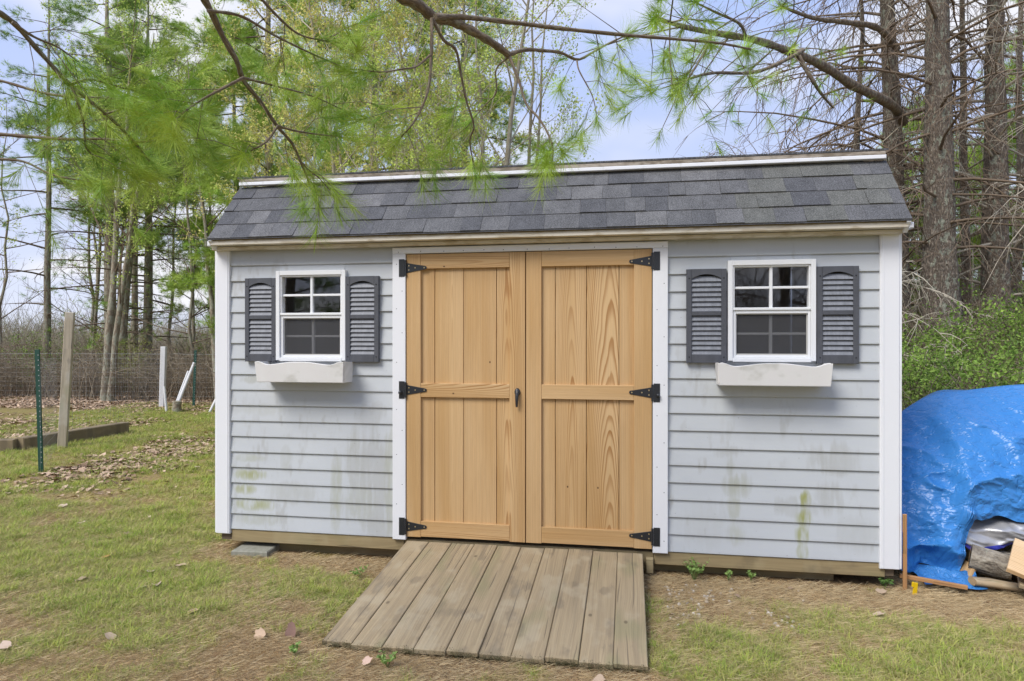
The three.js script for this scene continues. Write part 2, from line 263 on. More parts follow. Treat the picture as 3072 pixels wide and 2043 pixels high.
{
  const axis = (lo, hi, fine, f0, f1) => { const a = []; let v = f0; while (v < f1) { a.push(v); v += fine; } a.push(f1); let s = fine, p = f1; while (p < hi) { s *= 1.22; p = Math.min(hi, p + s); a.push(p); } s = fine; p = f0; const b = []; while (p > lo) { s *= 1.22; p = Math.max(lo, p - s); b.push(p); } return [...b.reverse(), ...a]; };
  const xs = axis(-180, 180, 0.05, -4.5, 6), zs = axis(-200, 120, 0.05, -4.2, 2.6);
  const nx = xs.length, nz = zs.length, p = new Float32Array(nx * nz * 3), c = new Float32Array(nx * nz * 3), t = new Float32Array(nx * nz * 2), id = [];
  for (let j = 0; j < nz; j++) for (let i = 0; i < nx; i++) {
    const x = xs[i], z = zs[j], o = j * nx + i; p.set([x, H(x, z), z], o * 3); t.set([x / 2.2, z / 2.2], o * 2);
    const g = GD(x, z), l = LZ(x, z), m = sstep(0.55, 0.68, fbm(x * 2.6 + 9, z * 2.6, 4, 640)) * sstep(1.4, 0.2, x) * sstep(-3.5, -2.5, z) * sstep(1.0, 0.2, z);
    const n = fbm(x * 5, z * 5, 3, 650), soil = sstep(0.55, 0.8, fbm(x * 1.4 + 4, z * 1.4, 3, 655));
    let k = mix3([0.53, 0.375, 0.205], [0.68, 0.53, 0.31], n); k = mix3(k, [0.32, 0.22, 0.145], soil * 0.5);
    k = mix3(k, [0.56, 0.54, 0.17], clamp(g * 1.2)); k = mix3(k, [0.46, 0.47, 0.06], m * 0.85); k = mix3(k, [0.40, 0.29, 0.2], l * 0.7);
    c.set(k, o * 3);
  }
  for (let j = 0; j < nz - 1; j++) for (let i = 0; i < nx - 1; i++) { const a = j * nx + i; id.push(a, a + nx, a + 1, a + 1, a + nx, a + nx + 1); }
  const g = new THREE.BufferGeometry(); g.setAttribute('position', new THREE.BufferAttribute(p, 3)); g.setAttribute('color', new THREE.BufferAttribute(c, 3)); g.setAttribute('uv', new THREE.BufferAttribute(t, 2)); g.setIndex(id); g.computeVertexNormals();
  // fine litter of needles, thatch and crumbs
  const S = 1024, cv = document.createElement('canvas'); cv.width = cv.height = S; const x2 = cv.getContext('2d'), r = rng(41);
  x2.fillStyle = 'rgb(172,163,150)'; x2.fillRect(0, 0, S, S);
  for (let k = 0; k < 5200; k++) { const v = 60 + r() * 150, a = r() * S, b = r() * S, s = 1 + r() * 5; x2.fillStyle = `rgba(${v},${v * 0.94},${v * 0.86},0.5)`; for (const ox of [0, -S]) for (const oy of [0, -S]) { x2.beginPath(); x2.ellipse(a + ox + S / 2 * 0, b + oy, s, s * 0.6, r() * 3, 0, 6.3); x2.fill(); } }
  for (let k = 0; k < 16000; k++) { const v = 85 + Math.pow(r(), 0.8) * 170, a = r() * S, b = r() * S, an = r() * 6.3, l = 8 + r() * 32, w = r() - 0.5; x2.strokeStyle = `rgba(${v},${v * (0.86 + 0.12 * r())},${v * (0.7 + 0.2 * r())},0.8)`; x2.lineWidth = 0.8 + r() * 0.9; for (const ox of [0, -S, S]) for (const oy of [0, -S, S]) { if (a + ox < -50 || a + ox > S + 50 || b + oy < -50 || b + oy > S + 50) continue; x2.beginPath(); x2.moveTo(a + ox, b + oy); x2.quadraticCurveTo(a + ox + Math.cos(an + w) * l * 0.5, b + oy + Math.sin(an + w) * l * 0.5, a + ox + Math.cos(an) * l, b + oy + Math.sin(an) * l); x2.stroke(); } }
  const gt = new THREE.CanvasTexture(cv); gt.colorSpace = THREE.SRGBColorSpace; gt.wrapS = gt.wrapT = THREE.RepeatWrapping;
  const gb = new THREE.CanvasTexture(cv); gb.wrapS = gb.wrapT = THREE.RepeatWrapping;
  const m = mesh('ground', g, std({ map: gt, bumpMap: gb, bumpScale: 0.012, vertexColors: true, roughness: 1 }), scene); taken.set('ground', 1);
  tag(m, 'lawn of thin grass, moss and brown pine needles', undefined, undefined, 'structure');
}

// ---------------------------------------------------------------- the shed
const shed = thing('garden_shed', 'grey vinyl-sided garden shed with wooden double doors and shingled roof', 'shed');
{
  const rs = rng(7);
  // front wall
  const wall = group('front_wall', shed), uvW = (q) => [clamp(q[0] / SW, 0.001, 0.999), clamp(q[1] / 2.1, 0.001, 0.999)];
  const sb = new MB(); const zA = -0.09, zB = -0.034;
  for (const [a, b, c, d] of [[0.02, 0.462, 0.06, 2.18], [0.462, 0.912, 0.06, 1.298], [0.462, 0.912, 1.858, 2.18], [0.912, 1.335, 0.06, 2.18], [1.335, 2.895, 1.972, 2.18], [2.895, 3.344, 0.06, 2.18], [3.344, 3.804, 0.06, 1.308], [3.344, 3.804, 1.868, 2.18], [3.804, 4.25, 0.06, 2.18]]) sb.box(a, b, c, d, zA, zB);
  mesh('sheathing', sb.geo(), M.inner, wall);
  const E = 0.1045, y0 = 0.138;
  const board = (x0, x1, y, top = y + E) => {
    const b = new MB(), zf = -0.0125, zt = -0.0245, zl = -0.034, pts = [[top + 0.004, zt], [y + 0.012, zf - 0.0006], [y + 0.003, zf], [y, zf - 0.003], [y + 0.001, zl]];
    for (let k = 0; k < 4; k++) { const [ya, za] = pts[k], [yb, zb] = pts[k + 1]; b.quad([x0, yb, zb], [x1, yb, zb], [x1, ya, za], [x0, ya, za], uvW); }
    b.quad([x1, pts[0][0], zl], [x0, pts[0][0], zl], [x0, y, zl], [x1, y, zl], uvW); b.quad([x0, pts[0][0], zl], [x1, pts[0][0], zl], [x1, pts[0][0], zt], [x0, pts[0][0], zt], uvW);
    for (const [x, s] of [[x0, -1], [x1, 1]]) { const A = [x, pts[0][0], zl], B = [x, pts[0][0], zt], C = [x, y, zf], D = [x, y, zl]; s < 0 ? b.quad(A, D, C, B, uvW) : b.quad(B, C, D, A, uvW); }
    mesh('siding_board', b.geo(), M.siding, wall);
  };
  for (let k = 0; k < 18; k++) {
    const y = y0 + k * E, top = Math.min(y + E, 2.075);
    for (const [xa, xb, wa, wb, wy0, wy1] of [[0.098, 1.2535, 0.46, 0.914, 1.295, 1.86], [2.981, 4.168, 3.347, 3.801, 1.305, 1.872]]) { // boards stop at the window openings
      const parts = y + 0.02 < wy1 && top - 0.02 > wy0 ? [[xa, wa], [wb, xb]] : [[xa, xb]];
      for (const [a, b] of parts) board(a, b, y, top);
      if (parts.length > 1 && top > wy1) board(wa, wb, wy1 - 0.004, top); if (parts.length > 1 && y < wy0) board(wa, wb, y, wy0 - 0.004);
    }
  }
  board(0.098, 2.4, y0 + 18 * E, 2.078); board(2.4, 3.865, y0 + 18 * E, 2.078); board(3.868, 4.168, y0 + 18 * E, 2.0785);
  board(1.2537, 2.98, y0 + 17 * E + 0.08, y0 + 18 * E - 0.0002);
  // other walls, floor
  for (const [nm, xo, dir] of [['side_wall', 0.018, -1], ['side_wall', 4.252, 1]]) {
    const b = new MB(); b.box(xo - 0.02, xo + 0.02, 0.06, 2.24, -2.42, -0.1);
    for (let k = 0; k < 18; k++) { const y = y0 + k * E, xf = xo + dir * 0.034, xt = xo + dir * 0.022; dir > 0 ? b.quad([xf, y, -0.11], [xf, y, -2.4], [xt, y + E, -2.4], [xt, y + E, -0.11]) : b.quad([xf, y, -2.4], [xf, y, -0.11], [xt, y + E, -0.11], [xt, y + E, -2.4]); b.quad([xo, y, -0.11], [xo, y, -2.4], [xf, y, -2.4], [xf, y, -0.11]); }
    mesh(nm, b.geo(), M.sidingPlain, shed);
  }
  mesh('back_wall', new MB().box(0.05, 4.22, 0.06, 2.2, -2.46, -2.421).geo(), M.sidingPlain, shed);
  mesh('floor', new MB().box(0.05, 4.22, 0.09, 0.132, -2.41, -0.095).geo(), M.inner, shed);
  // corner posts: L-shaped vinyl trim with a bead
  for (const [a, b, s] of [[0, 0.098, -1], [4.166, 4.27, 1]]) {
    const m = new MB().board(a, b, 0.1075, 2.062, -0.035, 0, 0.004), xo = s < 0 ? a - 0.012 : b;
    m.box(xo, xo + 0.012, 0.112, 2.06, -0.12, -0.006); const xb = s < 0 ? b - 0.018 : a + 0.012; m.box(xb, xb + 0.006, 0.112, 2.06, 0.0005, 0.003);
    mesh('corner_post', m.geo(), M.white, shed);
  }
  for (const a of [-0.012, 4.182]) mesh('corner_post', new MB().board(a, a + 0.1, 0.1075, 2.062, -2.5, -2.462, 0.004).geo(), M.white, shed);
  // floor beams on skids
  const uvT = (k) => (q) => [(k + 0.05 + 0.9 * mod(q[1] * 3 + q[2] * 2, 1)) / COLS, q[0] / 1.4];
  mesh('rim_beam', new MB().board(0.1, 1.32, 0.055, 0.1365, -0.07, -0.02, 0.004, uvT(1)).geo(), M.timber, shed);
  mesh('rim_beam', new MB().board(1.322, 2.9, 0.05, 0.128, -0.075, -0.028, 0.004, uvT(5)).geo(), M.timber, shed);
  mesh('rim_beam', new MB().board(2.902, 4.2, 0.055, 0.1365, -0.07, -0.02, 0.004, uvT(3)).geo(), M.timber, shed);
  mesh('skid', new MB().board(0.36, 3.95, -0.03, 0.052, -0.2, -0.11, 0.006, uvT(2)).geo(), M.timber, shed);
  mesh('skid', new MB().board(0.36, 3.95, -0.03, 0.052, -2.3, -2.2, 0.006, uvT(4)).geo(), M.timber, shed);
  mesh('ramp_cleat', new MB().board(2.855, 2.897, 0.012, 0.1, -0.018, 0.02, 0.003, uvT(6)).geo(), M.timber, shed);

  // roof
  const roof = group('roof', shed);
  const e = { y: 2.08, z: 0.12 }, tp = { y: 2.503, z: -0.262 }, SL = Math.hypot(tp.y - e.y, tp.z - e.z), sy = (tp.y - e.y) / SL, sz = (tp.z - e.z) / SL, ny = -sz, nz = sy;
  const at = (x, s, n) => [x, e.y + sy * s + ny * n, e.z + sz * s + nz * n];
  const X0 = 0.018, X1 = 4.288;
  const slab = (x0, x1, s0, s1, a0, a1, b0, b1, uv) => { // a = heights of under/upper face at s0, b at s1
    const m = new MB(), P = [at(x0, s0, a0), at(x1, s0, a0), at(x1, s1, b0), at(x0, s1, b0), at(x0, s0, a1), at(x1, s0, a1), at(x1, s1, b1), at(x0, s1, b1)];
    m.quad(P[4], P[5], P[6], P[7], uv); m.quad(P[1], P[0], P[3], P[2], uv); m.quad(P[0], P[1], P[5], P[4], uv); m.quad(P[2], P[3], P[7], P[6], uv); m.quad(P[3], P[0], P[4], P[7], uv); m.quad(P[1], P[2], P[6], P[5], uv);
    return m.geo();
  };
  mesh('roof_deck', slab(X0 + 0.01, X1 - 0.01, 0.004, SL, -0.03, -0.004, -0.03, -0.004, (q) => [q[0], q[1]]), M.timber, roof);
  const EX = SL / 4;
  for (let c = 0; c < 4; c++) {
    let x = X0, prev = -1, first = true;
    while (x < X1 - 0.001) {
      let w = (rs() < 0.2 ? 0.05 : 0.09) + rs() * 0.15; if (first) { w = 0.05 + 0.12 * rs(); first = false; } if (x + w > X1 - 0.06) w = X1 - x;
      let k; do { const q = rs(); k = q < 0.26 ? 0 : q < 0.55 ? 1 : q < 0.78 ? 2 : q < 0.9 ? 3 : 4; } while (k === prev); prev = k; if (x > 3.35 && rs() < 0.4) k = 5;
      const thick = rs() < 0.5 ? 0.0115 : 0.0065, ou = rs() * 3, ov = rs() * 3, s0 = c * EX + (rs() - 0.5) * 0.003, s1 = Math.min(SL, (c + 1) * EX + 0.03);
      mesh('shingle', slab(x + 0.0007, x + w - 0.0007, s0, s1, 0.001 + c * 0.0001, thick + rs() * 0.001, -0.002, 0.0015, (q) => [q[0] / 0.3 + ou, q[1] / 0.21 + ov]), M.shingle[k], roof);
      x += w;
    }
  }
  mesh('starter_strip', slab(X0 + 0.002, X1 - 0.002, -0.006, 0.1, -0.004, 0.0006, -0.004, 0.0005, (q) => [q[0] / 0.3, q[1] / 0.2]), M.shingle[0], roof);
  mesh('fascia', new MB().board(X0 + 0.012, X1 - 0.012, 2.04, 2.071, 0.055, 0.108, 0.003, (q) => [q[0] * 0.7, q[1] * 9]).geo(), M.cream, roof);
  mesh('frieze_board', new MB().board(0.0, 4.27, 2.016, 2.0395, -0.012, 0.05, 0.003, (q) => [q[0] * 0.7 + 0.3, q[1] * 9]).geo(), M.cream, roof);
  for (const [a, s] of [[X0 + 0.004, -1], [X1 - 0.026, 1]]) { // end returns and sloped rake boards
    const rb = new MB(), q = (s0, n0, x) => at(x, s0, n0), a2 = a + 0.022;
    const P = [q(-0.01, -0.085, a), q(-0.01, -0.085, a2), q(SL, -0.085, a2), q(SL, -0.085, a), q(-0.01, -0.0055, a), q(-0.01, -0.0055, a2), q(SL, -0.0055, a2), q(SL, -0.0055, a)];
    rb.quad(P[4], P[5], P[6], P[7]); rb.quad(P[1], P[0], P[3], P[2]); rb.quad(P[0], P[1], P[5], P[4]); rb.quad(P[3], P[0], P[4], P[7]); rb.quad(P[1], P[2], P[6], P[5]); rb.quad(P[2], P[3], P[7], P[6]);
    mesh('rake_board', rb.geo(), M.white, roof);
    const xc = s < 0 ? X0 - 0.016 : X1 - 0.008; mesh('eave_return', new MB().board(xc, xc + 0.024, 2.036, 2.068, 0.0, 0.104, 0.004).geo(), M.white, roof);
  }
  // break between the two slopes: white metal edge, weathered board, edge of the upper shingles
  mesh('drip_edge', new MB().board(X0 + 0.012, X1 - 0.012, 2.507, 2.5305, -0.262, -0.222, 0.003, (q) => [q[0] * 0.7, q[1] * 2]).geo(), M.white, roof);
  mesh('edge_board', new MB().board(X0 + 0.014, X1 - 0.014, 2.531, 2.5563, -0.28, -0.226, 0.003, (q) => [q[0] * 0.5, q[1] * 20]).geo(), M.weatheredTrim, roof);
  { // upper slopes, rear slope
    const u = new MB(), zr = -1.23, yr = 2.80, f = [-0.224, 2.557];
    const sheet = (z0, ya, z1, yb, th) => { const P = (x, y, z) => [x, y, z]; const uv = (q) => [q[0] / 0.3, q[2] / 0.3]; u.quad(P(X0, ya + th, z0), P(X1, ya + th, z0), P(X1, yb + th, z1), P(X0, yb + th, z1), uv); u.quad(P(X1, ya, z0), P(X0, ya, z0), P(X0, yb, z1), P(X1, yb, z1), uv); u.quad(P(X0, ya, z0), P(X1, ya, z0), P(X1, ya + th, z0), P(X0, ya + th, z0), uv); u.quad(P(X0, ya, z0), P(X0, ya + th, z0), P(X0, yb + th, z1), P(X0, yb, z1), uv); u.quad(P(X1, ya + th, z0), P(X1, ya, z0), P(X1, yb, z1), P(X1, yb + th, z1), uv); };
    sheet(f[0], f[1], zr, yr, 0.011);
    u.quad([X1, 2.57, -2.25], [X0, 2.57, -2.25], [X0, yr + 0.011, zr], [X1, yr + 0.011, zr], (q) => [q[0] / 0.3, q[2] / 0.3]); u.quad([X1, 2.08, -2.62], [X0, 2.08, -2.62], [X0, 2.57, -2.25], [X1, 2.57, -2.25], (q) => [q[0] / 0.3, q[1] / 0.3]);
    for (const [x, s] of [[X0 + 0.02, -1], [X1 - 0.02, 1]]) { const P = [[x, 2.08, 0.05], [x, 2.49, -0.29], [x, 2.79, zr], [x, 2.55, -2.24], [x, 2.06, -2.5]]; s > 0 ? (u.quad(P[0], P[4], P[3], P[1]), u.quad(P[1], P[3], P[2], P[2])) : (u.quad(P[1], P[3], P[4], P[0]), u.quad(P[2], P[2], P[3], P[1])); }
    mesh('upper_roof', u.geo(), M.shingle[0], roof);
  }

  // door casing
  mesh('door_casing', new MB().board(1.2511, 1.3385, 0.132, 1.969, -0.03, 0.006, 0.0025).geo(), M.white, shed);
  mesh('door_casing', new MB().board(2.8935, 2.9831, 0.132, 1.969, -0.03, 0.006, 0.0025).geo(), M.white, shed);
  mesh('door_casing', new MB().board(1.2511, 2.9831, 1.9697, 2.0095, -0.03, 0.0075, 0.0025).geo(), M.white, shed);
  { const nb = new MB(), r = rng(19); const dot = (x, y, z) => nb.box(x - 0.0022, x + 0.0022, y - 0.0022, y + 0.0022, z - 0.001, z + 0.0008);
    for (let k = 0; k < 13; k++) dot(1.29 + k * 0.137 + r() * 0.03, 1.978 + r() * 0.006, 0.0075); for (const [xa, xb] of [[1.262, 1.33], [2.9, 2.975]]) for (let k = 0; k < 12; k++) { dot(xa + (xb - xa) * (k % 2 ? 0.25 : 0.8), 0.16 + k * 0.157 + r() * 0.05, 0.006); }
    mesh('nail_heads', nb.geo(), M.dark, shed); }

  // doors
  const uvP = (k, x0, y0, w = 0.22) => (q) => [(k + 0.02 + 0.96 * clamp((q[0] - x0) / w)) / COLS, clamp((q[1] - y0 + 0.03) / 2, 0.001, 0.999)];
  const uvR = (k, x0, y0) => (q) => [(k + 0.02 + 0.96 * clamp((q[1] - y0) / 0.22)) / COLS, clamp((q[0] - x0 + 0.05) / 2, 0.001, 0.999)];
  const leaf = (x0, x1, side, planks, cols) => {
    const d = group('door', shed), yb = 0.152, yt = 1.9655, st = side < 0 ? [0.094, 0.099] : [0.096, 0.106];
    mesh('back_panel', new MB().box(x0 + 0.004, x1 - 0.004, yb + 0.004, yt - 0.004, -0.062, -0.045).geo(), M.inner, d);
    mesh('stile', new MB().board(x0, x0 + st[0], yb, yt, -0.044, -0.001, 0.0018, uvP(cols[0], x0, yb)).geo(), M.door, d);
    mesh('stile', new MB().board(x1 - st[1], x1, yb, yt, -0.044, -0.001, 0.0018, uvP(cols[1], x1 - st[1] - 0.06, yb)).geo(), M.door, d);
    const a = x0 + st[0] + 0.0008, b = x1 - st[1] - 0.0008;
    [[yt - 0.094, yt, cols[2], 0.06], [1.05, 1.139, cols[3], 0.04], [yb + 0.004, yb + 0.103, cols[4], 0.1]].forEach(([ya, yc, k, o]) => mesh('rail', new MB().board(a, b, ya, yc, -0.044, -0.0018, 0.0018, uvR(k, a - o * 3, ya - o)).geo(), M.door, d));
    let x = a - 0.02; const tot = planks.reduce((s, q) => s + q[0], 0), sc = (b - a + 0.04) / tot;
    planks.forEach(([w, k, bead]) => { const e2 = x + w * sc; mesh('plank', new MB().board(x + 0.0015, e2 - 0.0015, yb + 0.03, yt - 0.03, -0.044, -0.0205, 0.0025, uvP(k, x + (bead ? 0.0 : 0.005), yb)).geo(), M.door, d); if (bead) { mesh('bead', new MB().board(x + 0.008, x + 0.0125, yb + 0.03, yt - 0.03, -0.0203, -0.0195, 0.0003, uvP(k, x - 0.1, yb)).geo(), M.door, d); } x = e2; });
    return d;
  };
  const dl = leaf(1.3435, 2.1145, -1, [[0.108, 5], [0.19, 0], [0.213, 4, 1], [0.105, 7, 0]], [0, 7, 2, 3, 2]);
  tag(dl, 'left door leaf, with the black handle');
  const dr = leaf(2.1205, 2.8885, 1, [[0.11, 1], [0.203, 2], [0.21, 3, 0], [0.115, 5, 1]], [4, 1, 0, 1, 5]);
  tag(dr, 'right door leaf, with bold arched grain');
  { // handle: oval boss, lock and tapering lever
    const g = new THREE.SphereGeometry(1, 18, 12); g.scale(0.0185, 0.026, 0.017); g.translate(2.0665, 1.09, 0.004);
    const l = new MB().tube([V(2.0665, 1.085, 0.014), V(2.0655, 1.06, 0.022), V(2.065, 1.03, 0.022), V(2.0645, 0.999, 0.018)], [0.0125, 0.011, 0.0085, 0.006], 10).geo();
    const k = new THREE.CylinderGeometry(0.006, 0.006, 0.006, 14); k.rotateX(Math.PI / 2); k.translate(2.0655, 1.093, 0.0215);
    for (const q of [g, l, k]) q.deleteAttribute('uv');
    mesh('handle', mergeGeometries([g, l].map((q) => q.toNonIndexed())), M.blackMetal, dl); mesh('lock', k, std({ color: lin(0.5, 0.5, 0.5), metalness: 0.9, roughness: 0.3 }), dl);
  }
  // T hinges
  for (const [xc, y, s, knob] of [[1.3405, 1.878, 1, 0], [1.3405, 1.095, 1, 1], [1.3405, 0.219, 1, 0], [2.891, 1.892, -1, 0], [2.891, 1.098, -1, 1], [2.891, 0.23, -1, 0]]) {
    const h = group('hinge', shed); h.position.set(xc, y, 0); h.scale.x = 1;
    const P = new MB(); const xa = s > 0 ? -0.045 : 0.008, xb = s > 0 ? -0.008 : 0.045; P.board(xa, xb, -0.056, 0.056, 0.0062, 0.0092, 0.0008); mesh('plate', P.geo(), M.blackMetal, h);
    const sh = new THREE.Shape(); sh.moveTo(0.007, -0.031); sh.lineTo(0.125, -0.0105); sh.absarc(0.127, 0, 0.0105, -1.45, 1.45, false); sh.lineTo(0.007, 0.031); sh.closePath();
    const sg = new THREE.ExtrudeGeometry(sh, { depth: 0.0028, bevelEnabled: true, bevelSize: 0.0006, bevelThickness: 0.0005, bevelSegments: 1, curveSegments: 6 }); sg.translate(0, 0, -0.0004); if (s < 0) sg.rotateZ(Math.PI); mesh('strap', sg, M.blackMetal, h);
    const kn = new THREE.CylinderGeometry(0.0068, 0.0068, 0.1, 12); kn.translate(0, 0, 0.0075); mesh('knuckle', kn, M.blackMetal, h);
    for (const [a, b] of [[0.02, 0.014], [0.02, -0.014], [0.062, 0], [0.122, 0]]) { const q = new THREE.CylinderGeometry(0.0042, 0.0048, 0.002, 10); q.rotateX(Math.PI / 2); q.translate(a * s, b, 0.0035); mesh('screw', q, M.zinc, h); }
    for (const b of [-0.035, -0.008, 0.02]) { const q = new THREE.CylinderGeometry(0.0038, 0.0042, 0.0015, 8); q.rotateX(Math.PI / 2); q.translate(-0.027 * s, b, 0.01); mesh('screw', q, M.blackMetal, h); }
    if (knob) { const q = new THREE.SphereGeometry(0.012, 12, 10); q.translate(-0.034 * s, -0.015, 0.018); mesh('stop_knob', q, M.blackMetal, h); }
  }

  // windows
  const win = (x0, y0, lbl) => {
    const w = group('window', shed); w.position.set(x0, y0, 0); tag(w, lbl); const W = 0.49, Hh = 0.592, mid = 0.302;
    const fr = (n, a, b, c, d, z0, z1) => mesh(n, new MB().board(a, b, c, d, z0, z1, 0.0022).geo(), M.whiteVinyl, w);
    fr('frame', 0, 0.027, 0, Hh, -0.05, 0.013); fr('frame', W - 0.027, W, 0, Hh, -0.05, 0.013); fr('frame', 0.0272, W - 0.0272, Hh - 0.03, Hh, -0.05, 0.013); fr('frame', 0.0272, W - 0.0272, -0.006, 0.018, -0.05, 0.014);
    // upper sash
    fr('sash', 0.0275, 0.038, mid + 0.012, Hh - 0.0305, -0.045, 0.004); fr('sash', W - 0.038, W - 0.0275, mid + 0.012, Hh - 0.0305, -0.045, 0.004); fr('sash', 0.0382, W - 0.0382, Hh - 0.04, Hh - 0.0305, -0.045, 0.004); fr('meeting_rail', 0.0275, W - 0.0275, mid - 0.004, mid + 0.0118, -0.045, 0.008);
    const uy0 = mid + 0.012, uy1 = Hh - 0.04, ux0 = 0.038, ux1 = W - 0.038, mu = 0.0085, cx = W / 2, cy = (uy0 + uy1) / 2 - 0.002;
    fr('muntin', cx - mu, cx + mu, uy0, uy1, -0.03, -0.006); fr('muntin', ux0, cx - mu - 0.0002, cy - 0.0072, cy + 0.0072, -0.03, -0.0075); fr('muntin', cx + mu + 0.0002, ux1, cy - 0.0072, cy + 0.0072, -0.03, -0.0075);
    for (const [a, b] of [[ux0, cx - mu], [cx + mu, ux1]]) for (const [c, d] of [[uy0, cy - 0.0072], [cy + 0.0072, uy1]]) mesh('pane', new MB().box(a - 0.002, b + 0.002, c - 0.002, d + 0.002, -0.0205, -0.0185).geo(), M.glass, w);
    // lower sash behind an insect screen
    const a0 = 0.046, a1 = W - 0.042, b0 = 0.034, b1 = mid - 0.024;
    fr('sash', 0.0275, a0, 0.0185, mid - 0.0045, -0.048, 0.0); fr('sash', a1, W - 0.0275, 0.0185, mid - 0.0045, -0.048, 0.0); fr('sash', a0 + 0.0002, a1 - 0.0002, b1, mid - 0.0045, -0.048, 0.0); fr('sash', a0 + 0.0002, a1 - 0.0002, 0.0185, b0, -0.048, 0.0);
    const lx = (a0 + a1) / 2, ly = (b0 + b1) / 2 + 0.004;
    fr('muntin', lx - mu, lx + mu, b0, b1, -0.045, -0.0225); fr('muntin', a0, lx - mu - 0.0002, ly - 0.0072, ly + 0.0072, -0.045, -0.027); fr('muntin', lx + mu + 0.0002, a1, ly - 0.0072, ly + 0.0072, -0.045, -0.027);
    for (const [a, b] of [[a0, lx - mu], [lx + mu, a1]]) for (const [c, d] of [[b0, ly - 0.0072], [ly + 0.0072, b1]]) mesh('pane', new MB().box(a - 0.002, b + 0.002, c - 0.002, d + 0.002, -0.038, -0.036).geo(), M.glass, w);
    // the fly screen: woven grid seen as a thin grey veil
    const sc = new MB(); const sx = a0 + 0.001, ex = a1 - 0.001, sY = b0 + 0.001, eY = b1 - 0.001; sc.box(sx, ex, sY, eY, -0.0165, -0.016); mesh('insect_screen', sc.geo(), M.screen, w);
    const sf = new MB(); sf.box(sx, sx + 0.005, sY, eY, -0.018, -0.0125); sf.box(ex - 0.005, ex, sY, eY, -0.018, -0.0125); sf.box(sx + 0.005, ex - 0.005, sY, sY + 0.007, -0.018, -0.0125); sf.box(sx + 0.005, ex - 0.005, eY - 0.004, eY, -0.018, -0.0125); mesh('screen_frame', sf.geo(), std({ color: lin(0.5, 0.49, 0.46), roughness: 0.5 }), w);
  };
  win(0.442, 1.281, 'left window, reflecting dark evergreens'); win(3.329, 1.293, 'right window, reflecting bare trunks and sky');
  // shutters: arched frame and louvres
  const shutter = (x0, x1, y0, y1) => {
    const g = group('shutter', shed); g.position.set(x0, y0, 0); const w = x1 - x0, h = y1 - y0, st = 0.031, uv = (q) => [q[0] * 2.5, q[1] * 1.4];
    const zf = 0.012, mr = 0.295, top = h - 0.052, bot = 0.05;
    mesh('backing', new MB().box(0.004, w - 0.004, 0.004, h - 0.004, -0.0115, -0.009).geo(), M.dark, g);
    mesh('stile', new MB().board(0, st, 0, h, -0.012, zf, 0.0025, uv).geo(), M.shutter, g); mesh('stile', new MB().board(w - st, w, 0, h, -0.012, zf, 0.0025, uv).geo(), M.shutter, g);
    mesh('rail', new MB().board(st + 0.0003, w - st - 0.0003, 0, bot, -0.012, zf - 0.0005, 0.002, uv).geo(), M.shutter, g); mesh('rail', new MB().board(st + 0.0003, w - st - 0.0003, mr - 0.013, mr + 0.013, -0.012, zf - 0.0005, 0.002, uv).geo(), M.shutter, g);
    const s = new THREE.Shape(); s.moveTo(st, h); s.lineTo(w - st, h); s.lineTo(w - st, top - 0.004); s.quadraticCurveTo(w / 2, top + 0.047, st, top - 0.004); s.closePath();
    const a = new THREE.ExtrudeGeometry(s, { depth: 0.0225, bevelEnabled: true, bevelSize: 0.0004, bevelThickness: 0.001, bevelSegments: 1, curveSegments: 10 }); a.translate(0, 0, -0.012); mesh('arched_rail', a, M.shutter, g);
    const slats = (ya, yb, n, last) => { const d = (yb - ya) / n; for (let k = 0; k < n; k++) { const y = ya + k * d, b = new MB(), yt = Math.min(y + d * 1.05, yb + (last ? 0.022 : 0)); const A = [st, y, 0.0085], B = [w - st, y, 0.0085], C = [w - st, yt, -0.006], D = [st, yt, -0.006], A2 = [st, y + 0.0005, 0.005], B2 = [w - st, y + 0.0005, 0.005], C2 = [w - st, yt, -0.0085], D2 = [st, yt, -0.0085]; const u = (q) => [q[0] * 4, q[1] * 4 + k * 0.13]; b.quad(A, B, C, D, u); b.quad(B2, A2, D2, C2, u); b.quad(A2, B2, B, A, u); b.quad(D, C, C2, D2, u); mesh('slat', b.geo(), M.slat, g); } };
    slats(bot + 0.001, mr - 0.0135, 8, false); slats(mr + 0.0135, top + 0.008, 7, true);
    for (const [a2, b2] of [[0.016, 0.035], [w - 0.016, 0.035], [0.016, h - 0.055], [w - 0.016, h - 0.055]]) { const q = new THREE.CylinderGeometry(0.0042, 0.0042, 0.003, 8); q.rotateX(Math.PI / 2); q.translate(a2, b2, zf); mesh('screw', q, M.dark, g); }
  };
  shutter(0.218, 0.4405, 1.272, 1.828); shutter(0.9335, 1.159, 1.272, 1.83); shutter(3.09, 3.321, 1.279, 1.838); shutter(3.824, 4.05, 1.279, 1.841);
